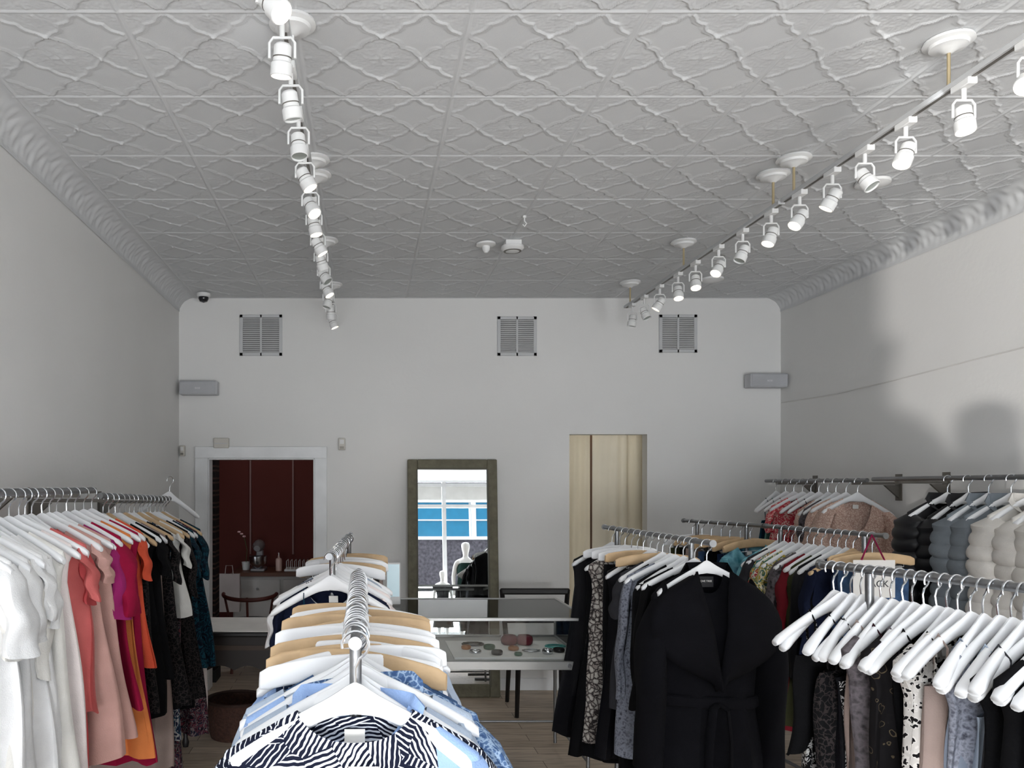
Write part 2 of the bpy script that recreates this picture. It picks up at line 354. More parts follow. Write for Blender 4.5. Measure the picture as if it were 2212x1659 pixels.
# ---------------------------------------------------------------- garments
def sg(v,p): return math.copysign(abs(v)**p,v)
def gbody(L,nw,sw,hem,th,neckd,rip,seed,puff=0,N=48,z0=None):
    r=random.Random(seed); k=r.choice([4,5,6,7]); ph=r.random()*6.28; k2=r.choice([9,11,13]); rows=[]
    if z0 is None:
        for i in range(5):
            w=nw+(sw-nw)*i/4; q=w/.222; rows.append((barz(w)+.023,w,.014+.024*min(1,q)**1.5+.004,0))
        rows.append((barz(sw)-.006,sw+.008,.032,0))
        zt=barz(sw)-.006
    else: zt=z0; rows.append((zt,sw,th*.5,0))
    n=60 if puff else 24
    for i in range(1,n+1):
        v=i/n; a=min(1,v/.12); w=(sw*(1-.12*a)) if z0 is None else sw
        w=w+(hem-w)*v**.9; t0=.030 if z0 is None else th*.5
        rows.append((zt-L*v,w,t0+(th-t0)*min(1,v*3),v))
    rings=[]; zt0=rows[0][0]
    for z,w,t,v in rows:
        pf=1+puff*(abs(math.sin(PI*z/.065))**.5-.55) if puff and v>0 else 1
        rg=[]
        for j in range(N):
            a=2*PI*j/N; c,s=math.cos(a),math.sin(a)
            f=rip*v**.5
            x=w*sg(c,.8)*(1+(pf-1)*.2)
            y=t*sg(s,.75)*pf+f*math.sin(k*c*1.7+ph+v*1.5)+f*.6*math.sin(k2*c+ph*2+v*2)*(1 if s>0 else -1)
            x+=f*.5*math.sin(ph+v*6)
            off=0
            if s<0 and neckd: off=neckd*abs(s)**1.5*max(0,1-(zt0-z)/(neckd*2.6))
            elif neckd: off=.02*abs(s)*max(0,1-(zt0-z)/.06)
            zz=z-off+(.012*math.sin(c*3+ph) if v==1 else 0)
            rg.append((x,y,zz))
        rings.append(rg)
    return MB().loft(rings,False,False)
def gsleeve(side,sw,Ls,r0,r1,flare,puff,seed,bell=0):
    r=random.Random(seed+side); ph=r.random()*6; rings=[]; zt=barz(sw)
    pr_=[(sw-.035,zt+.02,.014),(sw-.015,zt+.014,.032)]
    n=44 if puff else 14
    for i in range(n+1):
        v=i/n; pr_.append((sw-.008+.018*math.sin(min(1,v*3)*PI/2)+flare*v, zt-.02-Ls*v, (r0+(r1-r0)*v)*(1+bell*max(0,v-.6))))
    for q,(x,z,rr) in enumerate(pr_):
        pf=1+puff*(abs(math.sin(PI*z/.065))**.5-.55)*.7 if puff else 1
        rg=[]; qq=q/len(pr_)*14; wa=0 if puff else 1
        for j in range(20):
            a=2*PI*j/20; wv=1+wa*(.2*math.sin(3*a+ph+qq*.5)*(q/len(pr_))+.07*math.sin(5*a-qq*.4+ph))
            rg.append((side*x+rr*.42*math.cos(a)*pf*wv+.006*math.sin(qq*.9+ph), rr*.82*math.sin(a)*pf*wv+.006*math.sin(qq*.7+ph), z-(.012*math.cos(a)*side if q>1 else 0)))
        rings.append(rg)
    return MB().loft(rings,True,False)
TAGM=mat('label_white',(222,220,216),.7)
def garment(name,cat,m,loc,rz,label,group,seed,L=.6,nw=.1,sw=.21,hem=.24,th=.03,neckd=.08,rip=.02,sl=0,r0=.055,r1=.045,flare=.01,puff=0,bell=0,collar=None,strap=False,m2=None,sleevem=None,btn=False,ztop=-.29,hw=.15):
    t=thing(name,label,cat,loc,rz,group)
    if strap:
        gbody(L,0,hw,hem,.024,0,rip,seed,z0=ztop).build('body',m,t)
        for s in(-1,1): MB().tube([(s*.1,.013,ztop),(s*.1,.018,barz(.1)-.01),(s*.1,0,barz(.1)+.021),(s*.1,-.024,barz(.1)-.01),(s*.1,-.014,ztop)],.0035,6,sq=.6).build('strap',m2 or m,t)
        return t
    gbody(L,nw,sw,hem,th,neckd,rip,seed,puff).build('body',m,t)
    if sl:
        for s in(-1,1): gsleeve(s,sw,sl,r0,r1,flare,puff,seed,bell).build('sleeve',sleevem or m,t)
    if collar:
        rings=[]
        for zz,e in((.0,0),(.02,.008),(.05 if collar>1 else .03,.012),(.01,.03)):
            rings.append([((nw+e)*math.cos(a),(.022+e)*math.sin(a),barz(nw)+.012+zz*(1 if math.sin(a)>-.2 else .2)-(neckd*.8*abs(math.sin(a)) if math.sin(a)<0 else 0)) for a in [2*PI*k/24 for k in range(24)]])
        MB().loft(rings,False,False).build('collar',m,t)
    if btn:
        for i in range(5): MB().lathe([(0,-.002),(.006,-.002),(.006,.002),(0,.003)],(0,0,0),10,Matrix.Rotation(PI/2,3,'X')).build('button',TAGM,t,loc=(0,-th-rip*.8,-.28-neckd-i*.09))
    MB().bb(-.018,.018,.012,.0135,barz(nw)-.04,barz(nw)-.015).build('neck_label',TAGM,t)
    return t
def pants(m,loc,rz,label,group,seed,L=.85,w=.17,name='trousers'):
    t=thing(name,label,'trousers',loc,rz,group); z=HB-.07
    rings=[[ (w*sg(math.cos(a),.7),.014*sg(math.sin(a),.7),z-zz) for a in [2*PI*k/28 for k in range(28)]] for zz in(0,.04)]
    MB().loft(rings,False,False).build('waistband',m,t)
    for s in(-1,1):
        rr=[]
        for i in range(15):
            v=i/14; ww=w*.52*(1-.25*v); cx=s*(w*.49)
            rr.append([(cx+ww*sg(math.cos(a),.7),(.018+.004*math.sin(v*9+seed))*sg(math.sin(a),.7)+.006*math.sin(v*5+seed),z-.035-L*v) for a in [2*PI*k/20 for k in range(20)]])
        MB().loft(rr,False,False).build('trouser_leg',m,t)
    return t
def skirt(m,loc,rz,label,group,seed,L=.55,w=.16,hem=.22):
    t=thing('skirt',label,'skirt',loc,rz,group)
    gbody(L,0,w,hem,.036,0,.018,seed,z0=HB-.095).build('body',m,t)
    MB().loft([[(w*math.cos(a),.022*math.sin(a),z) for a in [2*PI*k/28 for k in range(28)]] for z in(HB-.065,HB-.1)],False,False).build('waistband',m,t)
    return t
# ---------------------------------------------------------------- palette
M={
'white':fab('white_cotton',(222,222,222)),'ivory':fab('ivory_chiffon',(224,222,217)),'blush':fab('blush_white',(228,218,216)),
'coral':fab('coral_knit',(182,76,78)),'rose':fab('rose_knit',(192,100,98)),'dusty':fab('dusty_pink_linen',(188,148,140)),'magenta':fab('magenta_chiffon',(152,42,104)),
'crimson':fab('crimson_rayon',(146,22,58)),'orange':fab('orange_coral_crepe',(208,86,60)),'tang':fab('tangerine_crepe',(210,124,70)),
'black':BLK0,'black2':fab('black_satin',(20,20,24),rough=.5),'char':fab('charcoal_knit',(50,50,54)),
'taupe':fab('taupe_crepe',(142,126,120)),'navy':fab('navy_crepe',(22,28,48)),'denim':mat('denim',(66,92,128),.9,0,.5,300,.25,24,spec=.1),'ddenim':mat('dark_denim',(36,52,82),.9,0,.5,300,.25,24,spec=.1),
'lblue':fab('light_blue_cotton',(144,170,212)),'iceb':fab('ice_grey_cotton',(162,174,190)),'greyb':fab('grey_blue_jersey',(106,114,128)),
'red':fab('dark_red_knit',(112,28,38)),'olive':fab('olive_cotton',(56,58,38)),'plum':fab('plum_rayon',(50,26,34)),'cream':fab('cream_nylon',(214,210,204)),
'greyp':fab('grey_nylon',(122,129,136)),'blackp':mat('black_nylon',(16,16,20),.5),'peach':pr('peach_lace','lace',[(176,142,128),(204,176,162),(214,190,176)],70),
'leaf':pr('navy_leaf_print','leaf',[(18,22,40),(226,230,238)],30),'leo':pr('leopard_print','spots',[(18,16,18),(206,202,198),(192,188,184)],62),
'snake':pr('snake_print','snake',[(52,48,48),(140,132,128),(188,184,178)],38),'teal':pr('teal_print','floral',[(12,34,46),(20,66,80),(10,20,34)],16),
'tealdye':pr('teal_tie_dye','dye',[(50,110,122),(120,176,190),(40,84,110)],11),'flor':pr('bright_floral','floral',[(160,54,62),(196,184,100),(60,110,110),(215,210,200)],14),
'redfl':pr('red_floral','floral',[(190,52,70),(230,195,185),(200,84,90)],22),'bluefl':pr('blue_print_denim','lace',[(150,172,198),(84,110,148),(62,88,128)],60),
'dkfl':pr('dark_floral','floral',[(20,20,28),(100,50,60),(30,34,50),(120,106,106)],20),'brownp':pr('brown_print','dye',[(34,32,34),(98,92,96),(48,44,46)],34),
'zig':pr('zigzag','floral',[(28,32,54),(170,168,168),(40,70,90)],16),'laceb':pr('black_lace','lace',[(48,42,42),(12,12,14),(10,10,12)],55),
'bw':pr('black_white_floral','floral',[(18,18,20),(208,208,208),(20,20,22)],30),'gstr':pr('grey_weave','dye',[(70,72,84),(128,132,144),(60,62,72)],60),
'rings':pr('ring_print','ring',[(18,16,18),(84,74,58),(18,16,18)],30),'yell':pr('yellow_floral','floral',[(180,160,74),(70,104,90),(220,212,190)],16),
'mint':fab('mint_satin',(90,130,120)),'teals':fab('teal_satin',(18,54,70)),
}
_seed=[100]
def hang(rail,lst):
    p0,p1,place,grp,base=rail[:5]; bt=rail[5] if len(rail)>5 else 0; jit=rail[6] if len(rail)>6 else 7
    p0=Vector(p0); p1=Vector(p1)
    for sp in lst:
        y,kind,mk,desc,hk=sp[:5]; kw=dict(sp[5]) if len(sp)>5 else {}
        _seed[0]+=1; sd=_seed[0]; r=random.Random(sd)
        t=(y-p0.y)/(p1.y-p0.y); loc=p0.lerp(p1,t)
        rz=base+math.radians(r.uniform(-jit,jit))+kw.pop('yaw',0); ty=bt+r.uniform(-.07,.07)
        L=desc+' on '+place; g='clothes on '+grp
        if hk: hanger(hk,loc,rz,{'white':'white wooden','wood':'pale wooden','cw':'white clip','cb':'pale wooden clip'}[hk]+' hanger holding the '+desc+' on '+place,'hangers on '+grp,ty)
        if kind=='pants': g_=pants(M[mk],loc,rz,L,g,sd,**kw)
        elif kind=='skirt': g_=skirt(M[mk],loc,rz,L,g,sd,**kw)
        else:
            nm={'top':'blouse','dress':'dress','cami':'camisole','puffer':'puffer_jacket','shirt':'shirt','coat':'coat','cardigan':'cardigan'}[kind]
            base_kw={'top':dict(L=.5,sl=.16),'dress':dict(L=.85,hem=.27),'cami':dict(strap=True,L=.4,hem=.2),'puffer':dict(L=.6,sl=.5,puff=.4,th=.075,r0=.105,r1=.09,sw=.215,hem=.235,rip=.008,nw=.09,collar=2,flare=.0),
              'shirt':dict(L=.6,sl=.5,collar=1,btn=True,nw=.08),'coat':dict(L=.9,sl=.6,nw=.08),'cardigan':dict(L=.6,sl=.52,neckd=.2,nw=.09)}[kind]
            base_kw.update(kw); g_=garment(nm,nm.replace('_',' '),M[mk],loc,rz,L,g,sd,**base_kw)
        g_.rotation_euler=(0,ty,rz)
# ---------------------------------------------------------------- racks
def rack(p0,p1,label,r=.012,basew=.25,inset=.1,pr_=.012):
    p0=Vector(p0); p1=Vector(p1); t=thing('clothes_rack',label,'clothes rack',(p0.x,p0.y,0)); o=Vector((p0.x,p0.y,0))
    a=p0-o; b=p1-o; d=(b-a).normalized(); n=Vector((-d.y,d.x,0))
    MB().cyl(a-d*.03,b+d*.03,r,n=20).build('rail',STEEL,t)
    A=a+d*inset; B=b-d*inset
    for q in(A,B): 
        MB().cyl(q+Vector((0,0,-.01)),Vector((q.x,q.y,.03)),pr_,n=14).build('post',STEEL,t)
        MB().tube([Vector((q.x,q.y,.02))-n*basew,Vector((q.x,q.y,.02))+n*basew],.016,10).build('foot',STEEL,t)
    MB().cyl((A.x,A.y,.12),(B.x,B.y,.12),.01,n=10).build('lower_bar',STEEL,t)
    for q,s in((a,-1),(b,1)): MB().cyl(q+d*s*.028,q+d*s*.04,r*1.3,n=20).build('end_cap',STEEL,t)
    return t
def wallrail(xr,y0,y1,z0,z1,xw,label):
    t=thing('wall_rail',label,'clothes rail',(xr,y0,0)); dy=y1-y0
    MB().tube([(0,0,z0),(0,dy,z1)],.013,16).build('rail',STEEL,t)
    for f in(.12,.88):
        y=dy*f; z=z0+(z1-z0)*f; s=1 if xw>xr else -1
        MB().bb(min(0,xw-xr),max(0,xw-xr),y-.012,y+.012,z-.028,z-.012).prism([(xw-xr,z-.03),(xw-xr,z-.12),(xw-xr-s*.1,z-.03)],y-.008,y+.008).build('bracket',GREYM,t)
        MB().bb(xw-xr-s*.006 if s>0 else xw-xr,xw-xr if s>0 else xw-xr+.006,y-.03,y+.03,z-.13,z+.04).build('bracket_plate',GREYM,t)
    return t
wallrail(-1.15,1.95,3.44,1.672,1.672,XL,'near steel clothes rail on the left wall, full of white to orange clothes')
wallrail(-1.15,3.52,4.78,1.648,1.612,XL,'far steel clothes rail on the left wall, beside the back doorway')
LR=((-1.15,1.95,1.672),(-1.15,3.44,1.672),'near left wall rail','the near left wall rail',0,0,12)
hang(LR,[
(2.12,'top','white','loose white blouse','white',dict(L=.75,sl=.2,r0=.08,r1=.09,rip=.03)),
(2.17,'top','ivory','ivory crinkled blouse','white',dict(L=.8,sl=.2,r0=.08,rip=.03)),
(2.22,'top','white','white short sleeved tee','white',dict(L=.6,sl=.18,r0=.07,r1=.07)),
(2.27,'dress','ivory','ivory ruffled dress','white',dict(L=.86,sl=.16,r0=.07,r1=.08,rip=.035)),
(2.32,'top','white','white crinkle tunic','white',dict(L=.75,sl=.14,rip=.03)),
(2.37,'top','ivory','ivory loose sleeved top','white',dict(L=.6,sl=.3,rip=.03)),
(2.42,'top','white','white boxy top','white',dict(L=.5)),
(2.48,'dress','white','white pleated dress','white',dict(L=.8,rip=.03)),
(2.54,'dress','ivory','ivory sleeveless dress','white',dict(L=.78)),
(2.61,'dress','blush','blush white tank dress','white',dict(L=.76,sw=.19,hem=.25,rip=.024)),
(2.68,'top','rose','rose frilled top','white',dict(L=.55,sl=.14,rip=.03)),
(2.74,'top','coral','coral knit top','white',dict(L=.62,sl=.14,r0=.06)),
(2.8,'dress','coral','long coral dress','white',dict(L=.86,rip=.03)),
(2.87,'dress','dusty','dusty pink linen dress','white',dict(L=.74,sl=.1,hem=.25,rip=.025)),
(2.94,'dress','dusty','second dusty pink shift','white',dict(L=.7)),
(3.02,'top','magenta','magenta blouse with puffed sleeves','white',dict(L=.36,sl=.24,r0=.09,r1=.08,bell=.5)),
(3.11,'dress','crimson','crimson tunic with short sleeves','white',dict(L=.62,sl=.25,r0=.085,r1=.09,rip=.024)),
(3.2,'dress','tang','tangerine layered dress','white',dict(L=.85,hem=.26,rip=.03)),
(3.3,'dress','crimson','long crimson dress','white',dict(L=.92,hem=.24)),
(3.4,'top','orange','orange coral sleeveless top','white',dict(L=.54,sw=.2,hem=.24,rip=.02)),
])
LR2=((-1.15,3.52,1.648),(-1.15,4.78,1.612),'far left wall rail','the far left wall rail',0,0,12)
hang(LR2,[
(3.56,'dress','laceb','black lace dress','white',dict(L=.72)),
(3.64,'dress','black','black pleated skirted dress','wood',dict(L=.78,rip=.03)),
(3.72,'top','black','black cap sleeved top','white',dict(L=.62,sl=.14)),
(3.8,'dress','taupe','long taupe dress','white',dict(L=1.08,hem=.26)),
(3.88,'dress','laceb','black mesh dress','wood',dict(L=.8,sl=.2)),
(3.96,'dress','black2','black satin dress','white',dict(L=.82)),
(4.04,'dress','zig','navy zigzag dress','white',dict(L=1.0)),
(4.12,'top','ivory','cream printed tee','wood',dict(L=.4,sl=.14)),
(4.2,'dress','dkfl','dark floral maxi dress','white',dict(L=1.2,rip=.03)),
(4.28,'dress','laceb','black sheer dress','wood',dict(L=.85,sl=.3)),
(4.36,'dress','black','plain black dress','white',dict(L=.9)),
(4.44,'dress','teal','teal leaf print dress','white',dict(L=.72,sl=.2,r0=.06)),
(4.52,'dress','dkfl','maroon floral dress','white',dict(L=1.1)),
(4.6,'dress','teal','blue green printed tunic','wood',dict(L=.75,sl=.24,r0=.07)),
(4.68,'dress','blush','pale pink slip dress','white',dict(L=1.12)),
])
hanger('white',(-1.16,4.84,1.73),math.radians(52),'empty white hanger hooked over the far end of the left rail',None,.1)
# centre racks
rack((-.014,1.40,1.43),(-.014,2.42,1.43),'steel rack nearest the camera, in the middle of the shop',r=.009,inset=.045,pr_=.011)
CR=((-.014,1.38,1.43),(-.014,2.42,1.43),'nearest centre rack','the nearest centre rack',0,0,17)
hang(CR,[
(1.40,'top','leaf','navy and white leaf print blouse','white',dict(L=.55,nw=.1,sw=.225,hem=.25,sl=.14,r0=.1,r1=.11,neckd=.05,yaw=.0,th=.06,flare=.07)),
(1.46,'shirt','lblue','light blue cotton shirt','white',dict(L=.6,nw=.1,sw=.225,sl=.4,r0=.09,flare=.07,yaw=-.14)),
(1.485,'top','iceb','ice grey ruffled blouse','white',dict(L=.6,nw=.13,sl=.2,r0=.07,yaw=.1)),
(1.51,'top','iceb','grey blue chiffon top','white',dict(L=.6,nw=.13,yaw=-.2)),
(1.54,'shirt','bluefl','blue lace patterned shirt','white',dict(L=.6,nw=.1,sw=.24,sl=.34,r0=.11,r1=.11,flare=.08,yaw=.14)),
(1.565,'top','iceb','grey satin sleeveless blouse','white',dict(L=.55,nw=.14,yaw=-.12)),
(1.59,'top','lblue','pale blue sleeveless blouse','white',dict(L=.55,nw=.14,yaw=.15)),
(1.62,'top','iceb','mist grey tank','white',dict(L=.55,nw=.14,yaw=-.1)),
(1.65,'cardigan','denim','blue denim jacket','white',dict(sl=.4,yaw=.16,r0=.08,flare=.06)),
(1.69,'pants','denim','blue jeans','cw',dict(yaw=.1,w=.19)),
(1.73,'pants','ddenim','dark indigo jeans','cb',dict(yaw=-.14,w=.19)),
(1.765,'skirt','bluefl','pale blue patterned skirt','cw',dict(w=.19,yaw=.2)),
(1.80,'pants','ddenim','dark blue straight jeans','cb',dict(yaw=.24)),
(1.84,'pants','denim','light wash jeans','cw',dict(yaw=-.2)),
(1.875,'top','lblue','sky blue tee','white',dict(L=.5,nw=.13)),
(1.91,'pants','denim','faded blue jeans','cb',dict(yaw=.1)),
(1.95,'pants','ddenim','navy denim trousers','cw',dict(yaw=-.12)),
(1.99,'top','iceb','pale grey ribbed tee','white',dict(L=.5,nw=.13)),
(2.03,'pants','denim','mid blue cropped jeans','cw',dict(L=.7,yaw=.2)),
(2.07,'skirt','denim','short denim skirt','cw',dict(L=.4)),
(2.11,'top','greyb','slate knit tee','white',dict(L=.5)),
(2.15,'skirt','ddenim','dark denim skirt','cb',dict(L=.5,yaw=.22)),
(2.19,'pants','ddenim','indigo wide leg jeans','cb',dict(yaw=-.15)),
(2.24,'top','white','white ribbed tee','white',dict(L=.5)),
(2.29,'pants','denim','blue flared jeans','cb',dict(yaw=.15)),
(2.34,'pants','ddenim','dark skinny jeans','cw',dict(yaw=-.1)),
(2.39,'pants','denim','pale patched jeans','cb',dict()),
])
rack((-.125,3.02,1.43),(-.07,4.25,1.43),'steel rack standing behind the nearest centre rack',r=.01)
CR2=((-.125,3.02,1.43),(-.07,4.25,1.43),'second centre rack','the second centre rack',0,0,16)
hang(CR2,[
(3.03,'cami','teals','dark teal satin camisole','white',dict(ztop=-.25)),
(3.08,'top','navy','navy short sleeved top','white',dict()),
(3.13,'top','white','white collared top','white',dict()),
(3.18,'cami','navy','navy camisole','white',dict()),
(3.23,'top','blush','pale pink tee','white',dict()),
(3.28,'cami','dkfl','dark floral camisole','white',dict()),
(3.34,'top','greyb','slate blue tee','white',dict()),
(3.4,'cami','white','white ribbed camisole','white',dict()),
(3.46,'top','iceb','grey striped tee','white',dict()),
(3.52,'cami','black','black ribbed camisole','white',dict()),
(3.6,'pants','black','black slim trousers','cw',dict()),
(3.68,'pants','black2','black satin trousers','cb',dict()),
(3.76,'pants','taupe','taupe trousers','cw',dict(yaw=.1)),
(3.84,'pants','black','black tapered trousers','cw',dict(yaw=-.1)),
(3.92,'pants','navy','navy trousers','cw',dict()),
(4.02,'pants','ddenim','dark jeans','cb',dict(yaw=.15)),
(4.12,'pants','black','black cropped trousers','cb',dict(L=.7)),
])
# black coat rack
rack((1.457,3.4,1.45),(1.395,4.62,1.45),'steel rack of black clothes right of the glass counter',inset=.16)
BR=((1.457,3.36,1.45),(1.395,4.62,1.45),'black clothes rack','the black clothes rack',0,0,12)
def bigcoat():
    loc=(1.458,3.42,1.45); rz=.06; m=mat('black_wool',(13,13,17),.95,0,.3,300,.15,12,spec=.1)
    hanger('white',loc,rz,'white hanger holding the long black belted coat at the rack end','hangers on the black clothes rack')
    t=thing('coat','long black wool coat with wide lapels and tied belt facing the camera','coat',loc,rz,'clothes on the black clothes rack')
    N=48; rings=[]; prof=[(barz(.07)+.022,.07,.02),(barz(.12)+.022,.12,.028),(barz(.17)+.022,.17,.036),(barz(.21)+.02,.21,.044),(barz(.235),.24,.05),(-.29,.24,.07),(-.36,.232,.08),(-.46,.222,.085),(-.56,.21,.08),(-.65,.203,.078),(-.72,.212,.085),(-.82,.235,.095),(-.97,.26,.105),(-1.12,.275,.115)]
    for q,(z,w_,t_) in enumerate(prof):
        v=max(0,(-z-.25)/.9); rg=[]
        for j in range(N):
            a=2*PI*j/N; c,s=math.cos(a),math.sin(a)
            off=.11*abs(s)**1.5*max(0,1-(-z-.09)/.34) if s<0 else 0
            rg.append((w_*sg(c,.8)+.01*v*math.sin(z*9),t_*sg(s,.8)+.02*v*math.sin(8*c+1)+.012*v*math.sin(17*c+z*4),z-off))
        rings.append(rg)
    MB().loft(rings,False,False).build('body',m,t)
    for s in(-1,1):
        sl=[]
        for q in range(21):
            v=q/20; x=s*(.2+.055*math.sin(min(1,v*2.2)*PI/2)+.006*v); z=barz(.2)+.018-.76*v; rr=.022+.072*min(1,v*4)**.6-.014*v
            y=-.02*math.sin(v*PI*.9)-.01
            sl.append([(x+rr*.66*math.cos(a)*(1+.10*math.sin(3*a+v*7+s)),y+rr*math.sin(a)*(1+.12*math.sin(2*a+v*9)),z-.03*s*math.cos(a)*(1-v)) for a in [2*PI*k/24 for k in range(24)]])
        MB().loft(sl,True,False).build('sleeve',m,t)
        g=[]; nu,nv=9,14
        for i in range(nv+1):
            v=i/nv
            zin=-.115-.47*v; xin=s*(.068*(1-v)-.012*v)
            wd=.03+.21*math.sin(PI*min(1,v*1.15)**.75)*(1 if v<.87 else max(0,(1-v)/.13))
            for j in range(nu+1):
                u=j/nu; g.append((xin+s*wd*u,-.06-.062*min(1,v*2)-.028*math.sin(PI*u)+.014*u,zin-.02*u-.07*u*u*math.sin(PI*v)))
        fs=[(i*(nu+1)+j,i*(nu+1)+j+1,(i+1)*(nu+1)+j+1,(i+1)*(nu+1)+j) for i in range(nv) for j in range(nu)]
        mm=MB(); mm.v=g; mm.f=fs; lo_=mm.build('lapel',m,t,sharp=80); so_=lo_.modifiers.new('solid','SOLIDIFY'); so_.thickness=.01
    cr=[]
    for zz,e in((-.01,0),(.03,.012),(.045,.02),(.0,.045),(-.03,.055)):
        cr.append([((.07+e)*math.cos(a),(.022+e*.8)*math.sin(a),barz(.07)+zz) for a in [PI*k/16-.25 for k in range(19)]])
    g=[p for r_ in cr for p in r_]; mm=MB(); mm.v=g; mm.f=[(i*19+j,i*19+j+1,(i+1)*19+j+1,(i+1)*19+j) for i in range(4) for j in range(18)]; mm.build('collar',m,t,sharp=80)
    rg=[]
    for z,e in((-.635,.003),(-.642,.01),(-.678,.011),(-.685,.003)):
        rg.append([((.206+e)*sg(math.cos(a),.8),(.082+e)*sg(math.sin(a),.8),z+.008*math.sin(a*2)) for a in [2*PI*k/32 for k in range(32)]])
    MB().loft(rg).build('belt',m,t)
    MB().tube([(0,-.1,-.66),(-.03,-.118,-.67),(-.05,-.125,-.79),(-.06,-.13,-.96)],[.02,.02,.022,.02],8,sq=.35).tube([(0,-.1,-.66),(.03,-.12,-.68),(.04,-.128,-.81),(.035,-.132,-1.03)],[.02,.02,.022,.02],8,sq=.35).build('belt_knot',m,t)
    MB().bb(-.035,.035,.012,.014,-.19,-.145).build('neck_label',mat('black_label',(34,34,36),.7),t)
    text('LOVE TREE',.0115,TAGM,t,(0,.0112,-.165))
bigcoat()
hang(BR,[
(3.52,'cardigan','black','plain black cardigan','white',dict(L=.75)),
(3.58,'cami','black2','black slip camisole','white',dict(L=.5)),
(3.64,'coat','black','black wrap coat','white',dict(L=.8)),
(3.71,'cardigan','gstr','grey woven trim cardigan','white',dict(L=.8)),
(3.78,'dress','black','black sleeveless dress','white',dict(L=.9)),
(3.85,'top','char','charcoal knit top','white',dict(L=.6)),
(3.92,'pants','black','black trousers','cb',dict()),
(4.0,'dress','black2','black shiny dress','white',dict(L=.9)),
(4.08,'pants','black','black side striped trousers','cb',dict(L=.95,w=.19)),
(4.16,'pants','black2','black satin trousers','cw',dict()),
(4.24,'coat','snake','grey snake print duster','cw',dict(L=.9,sl=0)),
(4.33,'dress','black','long black dress','white',dict(L=1.0)),
(4.42,'pants','black','black wide trousers','cw',dict()),
(4.52,'dress','black2','black evening dress','white',dict(L=.95)),
])
# far right racks
rack((2.37,4.83,1.45),(2.19,5.45,1.45),'steel rack with jeans near the fitting room doorway')
FR=((2.37,4.83,1.45),(2.19,5.45,1.45),'rack near fitting room','the rack near the fitting room',.2)
hang(FR,[(4.9,'top','tealdye','teal tie dye top','cb',dict(L=.55)),(4.98,'pants','ddenim','dark denim jeans','cb',dict()),(5.06,'pants','black','black jeans','cb',dict()),(5.14,'pants','denim','blue jeans','cb',dict()),
(5.22,'pants','taupe','taupe chinos','cb',dict()),(5.31,'skirt','black','black skirt','cb',dict()),(5.4,'pants','olive','olive trousers','cw',dict())])
rack((2.5,3.9,1.45),(2.39,4.74,1.45),'steel rack of coloured clothes behind the black coat')
FR2=((2.5,3.9,1.45),(2.39,4.74,1.45),'coloured clothes rack','the coloured clothes rack',.13,0,10)
hang(FR2,[
(3.95,'pants','denim','mid blue jeans','cb',dict()),
(4.01,'pants','ddenim','dark jeans','cb',dict()),
(4.07,'top','navy','navy tee','wood',dict(sl=.3)),
(4.13,'dress','black','black jersey dress','white',dict(L=.8,sl=.4)),
(4.18,'cardigan','black2','black satin cardigan','white',dict()),
(4.24,'dress','olive','olive shirt dress','white',dict(L=.8,sl=.3)),
(4.3,'dress','red','dark red dress','white',dict(L=.85,sl=.3)),
(4.36,'top','brownp','brown printed top','white',dict(L=.6,sl=.3)),
(4.42,'top','white','white tee','white',dict()),
(4.48,'dress','yell','yellow floral dress','white',dict(L=.8,sl=.14)),
(4.54,'top','flor','bright floral top','white',dict(L=.55,sl=.14)),
(4.6,'top','char','charcoal tee','white',dict()),
(4.67,'dress','tealdye','long teal tie dye dress','white',dict(L=.8,sl=.2)),
])
